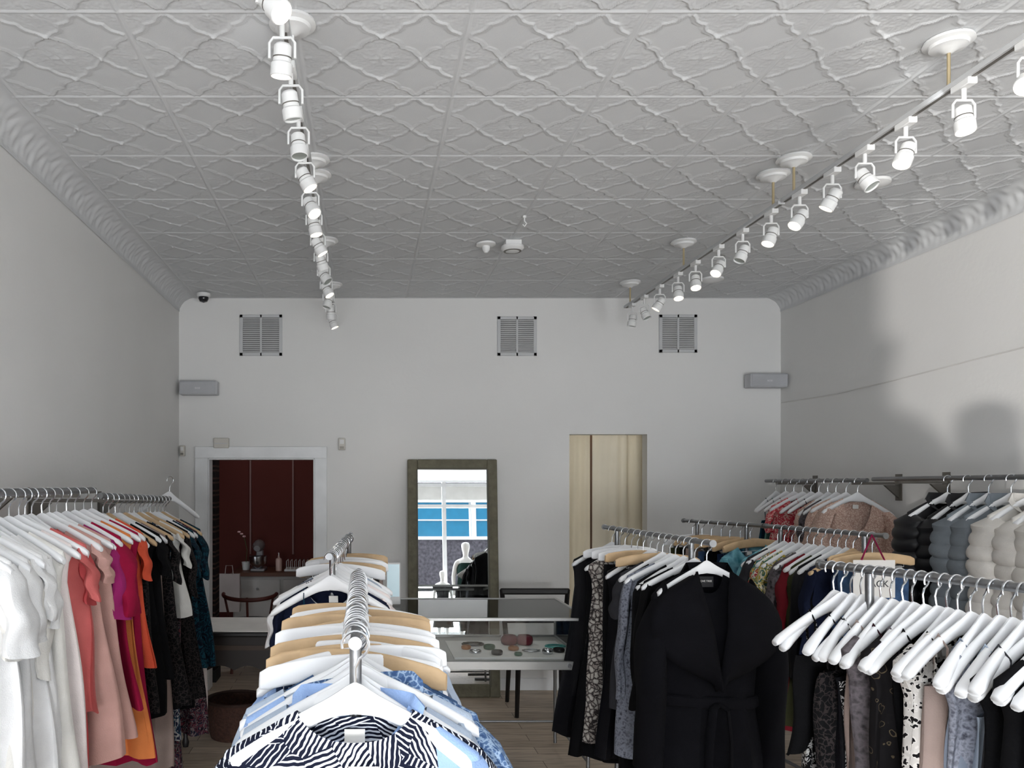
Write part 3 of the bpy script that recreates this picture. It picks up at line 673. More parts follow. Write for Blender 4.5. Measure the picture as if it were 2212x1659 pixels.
# right front rack
rack((1.43,2.47,1.45),(1.67,1.6,1.45),'steel sale rack at front right, full of white hangers',basew=.2,inset=.14)
DR=((1.43,2.47,1.45),(1.67,1.6,1.45),'front right rack','the front right rack',.24,-.11,13)
dl=[
('cami','bw','black and white floral camisole','white',dict(L=.55,ztop=-.36)),
('cami','black','black lace trimmed camisole','white',dict(L=.3,ztop=-.26)),
('cami','laceb','black strappy lace top','white',dict(L=.4)),
('cami','black2','black satin slip top','white',dict(L=.45)),
('cami','bw','monochrome print camisole','white',dict(L=.5,ztop=-.3)),
('cami','taupe','taupe camisole','white',dict(L=.4,ztop=-.25)),
('top','brownp','grey brown marbled blouse','white',dict(L=.45,nw=.15,sw=.2,sl=0,rip=.024)),
('cami','plum','deep wine slip','white',dict(L=.5)),
('cami','brownp','marbled brown camisole','white',dict(L=.5,ztop=-.25)),
('top','rings','dark top with faint ring print','white',dict(L=.5,nw=.15,sw=.2,sl=0)),
('cami','black','long black camisole','white',dict(L=.5,ztop=-.25)),
('top','leo','leopard print tank top','white',dict(L=.5,nw=.14,sw=.2,sl=0,rip=.024)),
('cami','leo','leopard spotted camisole','white',dict(L=.5,ztop=-.25)),
('cami','taupe','dusty brown slip','white',dict(L=.5,ztop=-.25)),
('cami','greyb','slate grey camisole','white',dict(L=.4)),
('top','gstr','grey woven sleeveless top','white',dict(L=.5,nw=.14,sw=.2,sl=0,rip=.024)),
('cami','iceb','pale grey satin camisole','white',dict(L=.4)),
('cami','char','charcoal camisole','white',dict(L=.45)),
('top','black','black fine knit tank','white',dict(L=.4,nw=.14,sw=.2,sl=0)),
('cami','black','short black camisole','white',dict(L=.35,ztop=-.24)),
('top','black','black ribbed tank','white',dict(L=.5,nw=.13,sw=.2,sl=0)),
('cami','black2','black silky camisole','white',dict(L=.5)),
('top','black2','black satin tank','wood',dict(L=.5,nw=.12,sw=.2,sl=0)),
('top','black','black scoop neck top','white',dict(L=.5,nw=.12,sw=.2,sl=0)),
('cami','black','plain black strappy top','white',dict(L=.5)),
('top','navy','midnight navy tee','white',dict(L=.5,nw=.12,sw=.21,sl=.12)),
('top','black','plain black tee','white',dict(L=.5,nw=.12,sw=.21,sl=.12)),
]
hang(DR,[(2.465-.0315*i,)+q for i,q in enumerate(dl)])
# right wall rails
wallrail(3.14,3.2,4.96,1.735,1.728,XR,'near steel rail on the right wall holding puffer jackets')
wallrail(3.14,5.02,6.28,1.722,1.722,XR,'far steel rail on the right wall holding lace tops')
WR=((3.12,3.2,1.735),(3.12,4.96,1.728),'right wall rail','the near right wall rail',0,0,5)
hang(WR,[
(3.36,'puffer','cream','cream hooded puffer','white',dict()),
(3.49,'puffer','cream','cream long puffer jacket','white',dict(L=.7)),
(3.62,'puffer','cream','off white puffer coat','white',dict(L=.66)),
(3.75,'puffer','cream','pale cream quilted jacket','white',dict(L=.64)),
(3.88,'puffer','greyp','light grey puffer jacket','white',dict()),
(4.02,'puffer','greyp','grey puffer coat','white',dict(L=.68)),
(4.16,'puffer','blackp','black puffer coat','white',dict(L=.68)),
(4.3,'puffer','blackp','glossy black puffer jacket','white',dict()),
])
WR2=((3.12,5.02,1.722),(3.12,6.28,1.722),'far right wall rail','the far right wall rail',0)
hang(WR2,[
(5.08,'cardigan','peach','peach lace cardigan','white',dict(L=.5,sl=.35,sw=.2,r0=.1,r1=.11,flare=.03,nw=.09,yaw=.05)),
(5.2,'top','peach','peach crochet top','white',dict(sl=.3)),
(5.32,'top','brownp','bronze print top','white',dict()),
(5.42,'top','peach','pale peach blouse','white',dict(sl=.3)),
(5.52,'cami','navy','navy camisole','white',dict()),
(5.62,'cami','redfl','red and pink floral camisole','white',dict()),
(5.72,'top','redfl','pink floral top','white',dict(sl=.14)),
(5.84,'cami','red','red camisole','white',dict()),
(5.96,'cami','mint','mint green camisole','white',dict()),
(6.1,'cami','teals','teal green slip','white',dict(yaw=.3)),
])
# ---------------------------------------------------------------- ceiling tracks
def track(x,y0,y1,heads,canopies,side,sidename):
    for i,(a,b) in enumerate(((y0,3.87),(3.89,y1))):
        t=thing('light_track',('near' if i==0 else 'far')+' section of the '+sidename+' ceiling light track','light track',(x,a,3.06),0,'ceiling light tracks')
        MB().bb(-.017,.017,0,b-a,-.009,.009).build('rail',GP,t,bevel=.002)
        MB().bb(-.006,.006,0.01,b-a-.01,-.011,-.008).build('slot',GREYM,t)
    nth=['nearest','second','third','fourth','fifth','sixth','seventh','eighth','ninth','tenth','eleventh','twelfth','thirteenth','farthest']
    for i,y in enumerate(canopies):
        t=thing('track_canopy',['nearest','second','third','fourth','farthest'][i]+' round ceiling canopy and rod of the '+sidename+' light track','ceiling mount',(x,y,ZC-.004),0,'track canopies')
        MB().lathe([(0,0),(.075,0),(.078,-.01),(.062,-.016),(.058,-.026),(.03,-.032),(.012,-.045),(0,-.045)]).build('canopy',WP,t)
        MB().cyl((0,0,-.04),(0,0,-.165),.006,n=10).build('rod',BRASS if side>0 else WP,t)
    for i,y in enumerate(heads):
        r=random.Random(i*7+side*31)
        d=Vector((r.uniform(-.8,.45)*side,r.uniform(-.55,.35),-1)).normalized(); S=.86
        t=thing('track_spotlight',nth[i]+' white spotlight on the '+sidename+' ceiling track','spotlight',(x,y,3.06),0,sidename+' track spotlights')
        MB().bb(-.016,.016,-.042,.042,-.032,-.008).build('connector',WP,t,bevel=.003)
        MB().cyl((0,0,-.03),(0,0,-.07),.008,n=10).build('stem',WP,t)
        c=Vector((0,0,-.13)); Mq=Vector((0,0,-1)).rotation_difference(d).to_matrix()*S
        MB().tube([(-.037,0,-.13),(-.037,0,-.085),(-.026,0,-.07),(.026,0,-.07),(.037,0,-.085),(.037,0,-.13)],.0042,8).build('yoke',WP,t)
        MB().lathe([(0,.045),(.024,.045),(.03,.038),(.031,-.012),(.037,-.018),(.037,-.055),(.034,-.058),(.033,-.05)],c,20,Mq).build('lamp_body',WP,t)
        MB().lathe([(.0312,.004),(.0318,.004),(.0318,.0),(.0312,.0)],c,20,Mq).build('seam_ring',GREYM,t)
        lit=(i not in(2,3,9,11) if side<0 else i not in(3,7,12,13))
        MB().lathe([(0,-.048),(.0325,-.048),(.0325,-.05),(0,-.051)],c,20,Mq).build('lens',LENS if lit else LENSD,t)
        if i%4==1:
            ld=bpy.data.lights.new('spot','SPOT'); ld.energy=10; ld.color=(1,.94,.86); ld.spot_size=1.4; ld.spot_blend=.9; ld.shadow_soft_size=.04
            lo=bpy.data.objects.new('track_lamp',ld); C.objects.link(lo); lo.location=Vector((x,y,3.06))+c+d*.075; lo.rotation_euler=d.to_track_quat('-Z','Y').to_euler()
track(-.235,1.7,6.35,[2.06,2.33,2.61,2.92,3.24,3.57,3.83,4.16,4.46,4.77,5.09,5.42,5.77,6.12],[2.67,3.79,3.98,5.05,6.16],-1,'left')
track(2.02,1.7,6.2,[2.44,2.71,3.0,3.245,3.47,3.73,3.99,4.29,4.58,4.9,5.17,5.49,5.79,6.05],[2.78,3.78,3.97,5.08,6.1],1,'right')
for (x,y,tx,ty) in((1.95,2.72,2.1,3.05),(-.3,2.45,-.4,2.75)):
    ld=bpy.data.lights.new('uplight','SPOT'); ld.energy=1.4; ld.spot_size=.55; ld.spot_blend=1; ld.color=(.96,.98,1)
    lo=bpy.data.objects.new('uplight',ld); C.objects.link(lo); lo.location=(x,y,2.98); lo.rotation_euler=(Vector((tx,ty,ZC))-Vector((x,y,2.98))).to_track_quat('-Z','Y').to_euler()
# ---------------------------------------------------------------- ceiling fittings
t=thing('smoke_detector','white round smoke detector on a square mount on the ceiling','smoke detector',(.94,5.08,ZC-.006))
MB().bb(-.05,.05,-.05,.05,-.03,0).build('mount_box',WP,t,bevel=.004); MB().lathe([(0,-.03),(.07,-.03),(.072,-.045),(.055,-.062),(.03,-.066),(0,-.066)]).build('sensor_dome',WP,t)
MB().lathe([(.05,-.058),(.056,-.058),(.056,-.063),(.05,-.064)]).build('vent_ring',GREYM,t)
t=thing('motion_detector','white cone shaped ceiling sensor left of the smoke detector','sensor',(.78,5.12,ZC-.006))
MB().lathe([(0,0),(.062,0),(.062,-.012),(.03,-.02),(0,-.02)]).build('base',WP,t); MB().lathe([(0,-.018),(.028,-.02),(.022,-.045),(.01,-.06),(0,-.062)]).build('cone',WP,t)
tag(MB().tube([(0,0,0),(0,0,-.03),(.012,0,-.045),(0,0,-.06),(-.01,0,-.05)],.004,8).lathe([(0,0),(.012,0),(.01,-.012),(0,-.012)]).build('ceiling_hook',WP,None,(.92,4.6,ZC-.004)),'small white hook in the ceiling near the smoke detector','hook')
for x,y,l in((2.58,4.08,'white round ceiling disc beyond the right track, nearer one'),(2.6,6.0,'small white round ceiling disc near the back right corner')):
    tag(MB().lathe([(0,0),(.08,0),(.08,-.014),(.05,-.026),(0,-.028)]).build('ceiling_disc',WP,None,(x,y,ZC-.004)),l,'ceiling disc')
t=thing('security_camera','white dome security camera at the back left ceiling corner','security camera',(-1.28,6.45,ZC-.01))
MB().lathe([(0,0),(.055,0),(.055,-.02),(.045,-.03),(0,-.03)]).build('base',WP,t); MB().lathe([(.04,-.03),(.04,-.045),(.03,-.065),(0,-.075)]).build('dome',mat('dark_dome',(25,25,28),.15),t)
def vent(px0,px1,py0,py1,label):
    a=P(px0,py1,D); b=P(px1,py0,D); W=b.x-a.x; H=b.z-a.z
    t=thing('wall_vent',label,'vent',(a.x,D,a.z),0,'wall vents')
    e=.026
    MB().bb(0,e,-.014,0,0,H).bb(W-e,W,-.014,0,0,H).bb(0,W,-.014,0,0,e).bb(0,W,-.014,0,H-e,H).bb(W/2-.008,W/2+.008,-.014,0,0,H).build('frame',GP,t,bevel=.002)
    MB().bb(.01,W-.01,-.003,-.001,.01,H-.01).build('backing',mat('vent_backing',(128,128,128),.8),t)
    m=MB(); n=17
    for i in range(n):
        z=e+(H-2*e)*(i+.5)/n
        for x0,x1 in((e,W/2-.006),(W/2+.006,W-e)):
            m.bb(x0,x1,-.012,-.004,z-.0055,z+.002)
    m.build('louvres',mat('louvre_grey',(188,188,188),.5),t)
vent(518,610,680,769,'grey louvred wall vent above the left doorway'); vent(1074,1159,684,769,'grey louvred wall vent in the middle of back wall'); vent(1423,1505,680,762,'grey louvred wall vent above the fitting room doorway')
for px0,py0,py1,l in((386,822,852,'flat grey wall speaker at the back left corner'),(1622,806,836,'flat grey wall speaker at the back right corner')):
    a=P(px0,py1,6.5); b=P(px0+82,py0,6.5)
    if a.x<XL+.02: a.x=XL+.02
    t=thing('wall_speaker',l,'speaker',(a.x,6.5,a.z),0,'wall speakers'); W=min(b.x,XR-.01)-a.x; H=b.z-a.z
    MB().bb(0,W,0,.12,0,H).build('housing',mat('speaker_grey',(186,187,190),.5),t,bevel=.01); MB().bb(.008,W-.008,-.006,0,.008,H-.008).build('grille',mat('grille_grey',(174,175,178),.7,0,.3,400),t,bevel=.003)
    text('BOSE',.018,WP,t,(W/2,-.0075,H*.45)); MB().bb(W/2-.03,W/2+.03,.1,.14,.02,H-.02).build('mount',GP,t)
def wbox(px0,px1,py0,py1,d,name,label,cat,lens=False):
    a=P(px0,py1,D-d); b=P(px1,py0,D-d); t=thing(name,label,cat,(a.x,D-d,a.z)); W=b.x-a.x; H=b.z-a.z
    MB().bb(0,W,0,d,0,H).build('housing',mat('beige_plastic',(200,196,188),.5),t,bevel=.006)
    if lens: MB().bb(W*.2,W*.8,-.003,0,H*.5,H*.85).build('lens',WP,t); MB().bb(W*.2,W*.8,-.003,0,H*.1,H*.3).build('window',GREYM,t)
    else: MB().bb(W*.1,W*.9,-.003,0,H*.42,H*.5).build('seam',GP,t)
wbox(461,494,946,968,.04,'door_chime','small beige box on the wall above the left door trim','door chime')
wbox(731,746,946,972,.04,'motion_sensor','small white motion sensor right of the left doorway','sensor',True)
wbox(388,398,962,985,.05,'wall_sensor','tiny white sensor in the back left corner','sensor',True)
# ---------------------------------------------------------------- mirror
def mirror():
    W,H=.73,1.905; t=thing('standing_mirror','tall mirror in dark olive wood frame leaning against back wall','mirror',(.725,6.42,0)); t.rotation_euler=(math.radians(-5.1),0,0)
    m=mat('olive_wood',(108,104,88),.6,0,.5,50,.15,20,spec=.2)
    e=.082
    MB().bb(-W/2,-W/2+e,-.02,.025,0,H).bb(W/2-e,W/2,-.02,.025,0,H).bb(-W/2+e,W/2-e,-.02,.025,H-e,H).bb(-W/2+e,W/2-e,-.02,.025,0,e+.02).build('frame',m,t,bevel=.008)
    MB().bb(-W/2+e-.012,-W/2+e,-.026,-.005,e,H-e).bb(W/2-e,W/2-e+.012,-.026,-.005,e,H-e).bb(-W/2+e,W/2-e,-.026,-.005,H-e,H-e+.012).build('inner_bead',mat('olive_bead',(82,78,64),.5),t)
    MB().bb(-W/2+e-.002,W/2-e+.002,-.003,.0,e,H-e+.002).build('glass',mat('mirror_glass',(228,230,230),.01,1,0,var=0),t)
mirror()
# ---------------------------------------------------------------- glass counter
def glassm():
    m=bpy.data.materials.new('case_glass'); m.use_nodes=True; N=m.node_tree.nodes; L=m.node_tree.links; N.clear()
    o=N.new('ShaderNodeOutputMaterial'); t=N.new('ShaderNodeBsdfTransparent'); t.inputs[0].default_value=(.97,.98,.98,1); g=N.new('ShaderNodeBsdfGlossy'); g.inputs['Roughness'].default_value=.02
    f=N.new('ShaderNodeFresnel'); f.inputs[0].default_value=1.4; mx=N.new('ShaderNodeMixShader'); L.new(f.outputs[0],mx.inputs[0]); L.new(t.outputs[0],mx.inputs[1]); L.new(g.outputs[0],mx.inputs[2]); L.new(mx.outputs[0],o.inputs[0]); return m
GL=glassm()
def counter():
    x0,x1,y0,y1,z0,z1=.16,1.27,4.5,5.3,.69,.95
    t=thing('display_case','aluminium framed glass jewellery case on thin steel legs','display case',(x0,y0,0)); W=x1-x0; Dp=y1-y0; e=.018
    m=MB()
    for z in(z0,z1-e): m.bb(0,W,0,e,z,z+e); m.bb(0,W,Dp-e,Dp,z,z+e); m.bb(0,e,0,Dp,z,z+e); m.bb(W-e,W,0,Dp,z,z+e)
    for x in(0,W-e):
        for y in(0,Dp-e): m.bb(x,x+e,y,y+e,z0,z1)
    m.build('frame',ALU,t,bevel=.002)
    MB().bb(0,W,-.006,0,z0-.03,z0+.018).build('front_panel',mat('steel_panel',(160,160,158),.3,.7),t,bevel=.002)
    MB().cyl((W-.12,-.012,z0-.005),(W-.12,-.004,z0-.005),.012,n=16).build('lock',CHROME,t)
    MB().bb(e,W-e,e,Dp-e,z0+.0,z0+.006).build('shelf',mat('case_floor',(190,190,186),.5),t)
    MB().bb(e,W-e,e,Dp-e,z1-.006,z1-.005).build('glass_top',GL,t)
    for q in((e,W-e,.009,.0095,z0+e,z1-e),(.009,.0095,e,Dp-e,z0+e,z1-e),(W-.0095,W-.009,e,Dp-e,z0+e,z1-e),(e,W-e,Dp-.0095,Dp-.009,z0+e,z1-e)): MB().bb(*q).build('glass_side',GL,t)
    for x in(.012,W-.012):
        for y in(.012,Dp-.012): MB().cyl((x,y,0),(x,y,z0),.011,n=12).build('leg',STEEL,t)
    MB().cyl((.012,Dp-.012,.14),(W-.012,Dp-.012,.14),.008,n=10).cyl((.012,.012,.14),(.012,Dp-.012,.14),.008,n=10).cyl((W-.012,.012,.14),(W-.012,Dp-.012,.14),.008,n=10).build('stretcher',STEEL,t)
    tz=z0+.007
    tr=MB().bb(.36,W-.05,.1,.62,tz,tz+.005).bb(.36,W-.05,.095,.1,tz,tz+.012).build('display_tray',mat('paper_white',(238,238,235),.6)); tr.location=(x0,y0,0); tag(tr,'white jewellery tray lying inside the glass case','tray')
    tz+=.006
    def loop(px,py,r,w,m,label,cat,name,n=24,seed=0):
        y=y0+py
        pts=[(r*math.cos(2*PI*i/n)*(1+.12*math.sin(3*i+seed)*(cat=='necklace')),r*math.sin(2*PI*i/n)*(.7 if cat=='necklace' else 1),w) for i in range(n)]
        o=MB().tube(pts,w,8,closed=True,sq=(2.2 if cat=='bracelet' else 1)).build(name,m,None,(px,y,tz+(w*1.2 if cat=='bracelet' else 0))); return tag(o,label,cat,'jewellery in the glass case')
    mar=mat('maroon_resin',(96,34,44),.25); tq=mat('turquoise_bead',(90,170,165),.3); sil=CHROME; blk=mat('black_bead',(24,24,26),.25); gr=mat('green_stone',(60,92,72),.3); am=mat('amber_bead',(150,96,50),.3)
    loop(.905,.5,.04,.013,mar,'left maroon resin bangle at the back of the case','bracelet','bangle')
    loop(1.0,.5,.04,.013,mar,'right maroon resin bangle at the back of the case','bracelet','bangle')
    loop(1.17,.42,.055,.006,tq,'turquoise bead necklace at the right of the tray','necklace','necklace',seed=2)
    loop(.68,.48,.06,.007,blk,'black bead necklace at the back left of the tray','necklace','necklace',seed=3)
    loop(.76,.36,.03,.006,gr,'green stone bracelet near the black necklace','bracelet','bracelet')
    loop(.66,.25,.032,.004,sil,'thin silver bracelet at the front left of the tray','bracelet','bracelet')
    loop(.78,.2,.028,.006,blk,'black bracelet at the front of the tray','bracelet','bracelet')
    loop(.9,.33,.028,.005,am,'amber bracelet in the middle of the tray','bracelet','bracelet')
    loop(1.0,.3,.05,.004,sil,'silver chain necklace in the middle of the tray','necklace','necklace',seed=5)
    loop(1.08,.22,.026,.007,sil,'thick silver cuff at the front right of the tray','bracelet','bracelet')
    loop(.9,.18,.02,.004,gr,'tiny green ring bracelet at the tray front','bracelet','bracelet')
    loop(1.16,.28,.03,.005,blk,'dark bead bracelet at the right front of the tray','bracelet','bracelet')
    loop(.62,.36,.025,.005,am,'brown bead bracelet at the left of the tray','bracelet','bracelet')
counter()
t=thing('tablet_screen','small white framed screen standing behind the second centre rack','screen',(.185,5.0,.951))
MB().bb(-.045,.045,-.01,.01,.0,.26).build('housing',WP,t,bevel=.006); MB().bb(-.038,.038,-.0125,-.01,.05,.25).build('display',mat('screen_blue',(190,214,222),.2,emit=.3),t)
def chair(loc,rz,label,m):
    t=thing('chair',label,'chair',loc,rz)
    MB().bb(-.22,.22,-.2,.2,.43,.47).build('seat',m,t,bevel=.01)
    for x in(-.2,.2):
        MB().tube([(x,-.18,.43),(x*1.08,-.2,0)],[.02,.015],4).build('leg',m,t); MB().tube([(x*1.28,.2,.88),(x*1.1,.2,.47),(x,.18,.4),(x*1.05,.23,0)],[.018,.02,.02,.015],4).build('leg',m,t)
    MB().bb(-.27,.27,.185,.215,.84,.89).build('backrest',m,t,bevel=.012); MB().bb(-.22,.22,.19,.21,.62,.65).build('back_slat',m,t,bevel=.005)
    MB().bb(-.2,.2,-.19,-.17,.38,.43).bb(-.2,.2,.17,.19,.38,.43).build('apron',m,t)
chair((1.33,6.05,0),0,'black wooden chair standing behind the glass jewellery case',BLACKW)
# ---------------------------------------------------------------- console table at left
t=thing('console_table','black carved table against back wall left of the racks','table',(-.86,5.4,0))
MB().bb(-.36,.42,-.26,.3,.72,.75).build('tabletop',BLACKW,t,bevel=.008)
ap=[(-.32,.72),(.38,.72),(.38,.5)]+[(.38-.7*i/24,.5+.03*abs(math.sin(i*PI/6))) for i in range(1,24)]+[(-.32,.5)]
DB=mat('dark_brown_wood',(34,26,23),.5)
MB().prism(ap,-.22,-.2).bb(-.32,.38,.22,.24,.5,.72).bb(-.32,-.3,-.2,.24,.5,.72).bb(.36,.38,-.2,.24,.5,.72).build('apron',DB,t)
MB().bb(-.28,.34,-.225,-.2,.63,.66).build('moulding',mat('bronze_trim',(60,44,34),.5),t)
for x in(-.29,.35):
    for y in(-.19,.21): MB().lathe([(.03,.5),(.026,.46),(.034,.42),(.02,.36),(.024,.2),(.014,.06),(.024,.03),(.018,0)],(x,y,0),16).build('leg',BLACKW,t)
tc_=MB().bb(-.34,.4,-.25,.29,.751,.757).build('table_runner',mat('runner_white',(232,228,224),.8),None,(-.86,5.4,0),bevel=.002); tag(tc_,'white cloth covering the top of the black carved table','cloth')
bk=thing('wicker_basket','dark brown woven basket on the floor under the black table','basket',(-.86,5.45,0))
MB().lathe([(0,0),(.17,0),(.2,.1),(.21,.24),(.195,.24),(.18,.1),(.15,.02),(0,.02)],n=28).build('body',mat('wicker',(70,46,38),.85,0,.8,70,.3,50),bk); MB().tube([(.2*math.cos(a),.2*math.sin(a),.245) for a in [2*PI*k/28 for k in range(28)]],.012,8,closed=True).build('rim',mat('wicker_rim',(56,38,32),.8),bk)
# ---------------------------------------------------------------- back room
MR=mat('maroon_paint',(98,54,50),.9,0,.1,20,.06,2,spec=.03)
rm=MB(); rm.bb(-1.8,.1,8.6,8.7,0,2.6); rm.bb(-1.9,-1.8,D+.12,8.7,0,2.6); rm.bb(.0,.1,D+.12,8.6,0,2.6)
struct('wall_backroom',rm,MR); struct('ceiling_backroom',MB().bb(-1.9,.1,D+.12,8.7,2.55,2.65),WALL)
for px in(541,633):
    a=P(px,995,8.58); tag(MB().bb(a.x-.008,a.x+.008,8.57,8.6,.95,2.2).build('shelf_upright',mat('upright_rose',(140,108,106),.6)),'slotted pale shelf upright on maroon wall, '+('left' if px<600 else 'right')+' one','shelf upright','shelf uprights on the maroon wall')
t=thing('brick_pillar','narrow dark patterned pillar inside the left doorway','pillar',(-1.33,7.0,0))
brm=pr('dark_bricks','stripe',[(30,24,24),(70,52,48),(24,20,20)],3); MB().bb(-.08,.06,-.1,.1,0,2.5).build('shaft',brm,t); MB().bb(-.09,.07,-.11,.11,0,.1).build('plinth',DARK,t)
t=thing('kitchen_cabinet','white low cabinet with wooden top in the back room','cabinet',(-1.27,7.85,0)); W=.95
MB().bb(0,W,0,.55,0,.8).build('body',mat('cabinet_grey',(170,166,162),.5),t,bevel=.004); MB().bb(-.02,W+.02,-.03,.57,.8,.835).build('worktop',mat('brown_worktop',(96,60,44),.5),t,bevel=.004)
for i in range(2):
    d=MB().bb(i*W/2+.015,(i+1)*W/2-.015,-.018,0,.04,.56).build('door',mat('cabinet_front',(180,176,172),.5),t,bevel=.004); MB().cyl((i*W/2+.4 if i==0 else i*W/2+.08,-.035,.48),(i*W/2+.4 if i==0 else i*W/2+.08,-.018,.48),.01,n=10).build('knob',CHROME,d)
    d=MB().bb(i*W/2+.015,(i+1)*W/2-.015,-.018,0,.59,.77).build('drawer',_m['cabinet_front'],t,bevel=.004); MB().cyl((i*W/2+W/4,-.035,.68),(i*W/2+W/4,-.018,.68),.01,n=10).build('knob',CHROME,d)
t=thing('stand_mixer','silver stand mixer on the back room worktop','mixer',(-1.04,8.0,.836)); SM=mat('mixer_grey',(150,148,150),.3,.4)
MB().bb(-.07,.07,-.1,.14,0,.03).bb(-.035,.035,.06,.13,.03,.2).build('stand',SM,t,bevel=.01); MB().tube([(0,.13,.235),(0,.05,.25),(0,-.06,.245),(0,-.13,.23)],[.04,.058,.055,.03],14).build('motor_head',SM,t); MB().lathe([(.04,.03),(.085,.08),(.09,.15),(.086,.15),(.035,.035)],(0,-.05,0)).build('bowl',CHROME,t)
t=thing('dish_rack','white dish rack at the right of the back room worktop','dish rack',(-.62,8.05,.836)); m=MB()
for i in range(8): m.tube([(-.14+i*.04,-.1,.02),(-.14+i*.04,-.1,.1),(-.14+i*.04,.1,.1),(-.14+i*.04,.1,.02)],.003,6)
m.build('wire_frame',WP,t); MB().bb(-.16,.16,-.12,.12,0,.02).build('drip_tray',WP,t,bevel=.005)
t=thing('soap_bottle','pale pump bottle between the mixer and dish rack','bottle',(-.84,8.0,.836)); MB().lathe([(0,0),(.03,0),(.032,.1),(.028,.12),(.01,.13),(.01,.15),(0,.15)]).build('body',mat('pale_pink_bottle',(200,170,160),.3),t); MB().tube([(0,0,.14),(0,0,.175),(0,-.03,.178)],.005,8).build('pump',WP,t)
t=thing('potted_orchid','thin orchid sprig in small pot at worktop left','plant',(-1.18,8.1,.836)); MB().lathe([(0,0),(.035,0),(.045,.08),(.038,.08),(.0,.06)]).build('pot',WP,t); MB().tube([(0,0,.06),(.01,0,.2),(-.02,0,.33),(-.07,0,.38)],.003,6).build('stem',mat('stem_green',(70,90,50),.6),t)
fm=MB()
for a,b in((-.07,.38),(-.045,.36),(-.02,.335)): fm.lathe([(0,-.012),(.018,-.004),(.014,.008),(0,.01)],(a,0,b),8)
fm.build('blossom',mat('pink_petal',(214,170,176),.6),t)
t=thing('paper_bag','pale paper bag hanging inside the left doorway','bag',(-1.28,7.7,.48)); BG=mat('paper_bag_pale',(170,160,156),.8); MB().loft([[(-.1,-.04,0),(.1,-.04,0),(.1,.04,0),(-.1,.04,0)],[(-.105,-.045,.2),(.105,-.045,.2),(.105,.045,.2),(-.105,.045,.2)],[(-.1,-.02,.36),(.1,-.02,.36),(.1,.02,.36),(-.1,.02,.36)]],True,False).build('body',BG,t); MB().tube([(-.04,-.02,.35),(-.03,-.02,.44),(.03,-.02,.44),(.04,-.02,.35)],.004,6).build('handle',BG,t)
rc=mat('red_brown_wood',(84,40,34),.45)
t=thing('bentwood_chair','red-brown chair with curved back inside the left doorway','chair',(-1.03,7.35,0))
MB().lathe([(0,.43),(.2,.43),(.205,.445),(.2,.46),(0,.46)],n=28).build('seat',BLACKW,t)
MB().tube([(.24*math.cos(a),.2*math.sin(a)-.03,.7+.03*math.sin(a)) for a in [PI*1.0+PI*k/20 for k in range(21)]],[.018]*21,10).build('backrest',rc,t)
for a in(PI*1.12,PI*1.5,PI*1.88): MB().tube([(.19*math.cos(a),.17*math.sin(a),.45),(.235*math.cos(a),.2*math.sin(a)-.03,.69)],.011,8).build('back_spindle',rc,t)
for a in(.25,.75,1.25,1.75): MB().tube([(.16*math.cos(a*PI),.16*math.sin(a*PI),.44),(.21*math.cos(a*PI),.21*math.sin(a*PI),0)],[.018,.013],8).build('leg',rc,t)
# ---------------------------------------------------------------- fitting room
fm=MB(); fm.bb(1.4,2.7,7.7,7.8,0,2.7).bb(1.35,1.45,D+.12,7.8,0,2.7).bb(2.62,2.72,D+.12,7.8,0,2.7)
struct('wall_fitting_room',fm,mat('fitting_cream',(220,216,206),.9)); struct('ceiling_fitting_room',MB().bb(1.35,2.72,D+.12,7.8,2.7,2.75),WALL)
rd=MB().cyl((1.46,6.95,2.3),(2.61,6.95,2.3),.012,n=12).build('curtain_rod',STEEL); tag(rd,'steel curtain rod inside the fitting room doorway','curtain rod')
def curtain(x0,x1,y,m,label,folds,amp=.014):
    n=100; vs=[];fs=[]; rows=12
    for j in range(rows+1):
        v=j/rows
        for i in range(n+1):
            u=i/n; vs.append((x0+(x1-x0)*u+.008*v*math.sin(u*folds*6.28*.5),y+amp*math.sin(u*folds*2*PI)*(.6+.4*v)+.004*math.sin(u*folds*9+v*3),2.29-2.24*v))
    for j in range(rows):
        for i in range(n): a=j*(n+1)+i; fs.append((a,a+1,a+n+2,a+n+1))
    m_=MB(); m_.v=vs; m_.f=fs; t=thing('curtain',label,'curtain',((x0+x1)/2,y,0),0,'fitting room curtains'); o=m_.build('cloth',m,t,sharp=80); o.location=(-(x0+x1)/2,-y,0)
    for i in range(3): MB().tube([(.017*math.cos(a),0,.017*math.sin(a)) for a in [2*PI*k/14 for k in range(14)]],.003,6,closed=True).build('ring',STEEL,t,loc=((x1-x0)*(-.4+.4*i),0,2.3),rot=(0,0,PI/2))
CU=mat('cream_curtain',(238,226,200),.95,0,.1,120,.02,3,spec=0); CU2=mat('cream_curtain_light',(240,231,210),.95,spec=0,var=.02)
curtain(1.60,1.93,6.86,CU,'left cream curtain in the fitting room doorway',3,.010)
curtain(1.96,2.30,6.90,CU2,'middle cream curtain in the fitting room doorway',3,.010)
curtain(2.25,2.58,6.85,CU,'right cream curtain in the fitting room doorway',3,.010)
curtain(1.92,1.98,6.93,mat('brown_curtain',(128,104,90),.9,spec=0),'narrow brown curtain edge between the cream curtains',1,.004)
ld=bpy.data.lights.new('fit','POINT'); ld.energy=5; ld.color=(1,.97,.92); ld.shadow_soft_size=.25; lo=bpy.data.objects.new('fitting_lamp',ld); C.objects.link(lo); lo.location=(2.0,7.3,2.4)
ld=bpy.data.lights.new('kit','POINT'); ld.energy=3; ld.color=(1,.92,.84); ld.shadow_soft_size=.15; lo=bpy.data.objects.new('kitchen_lamp',ld); C.objects.link(lo); lo.location=(-.7,7.6,2.4)
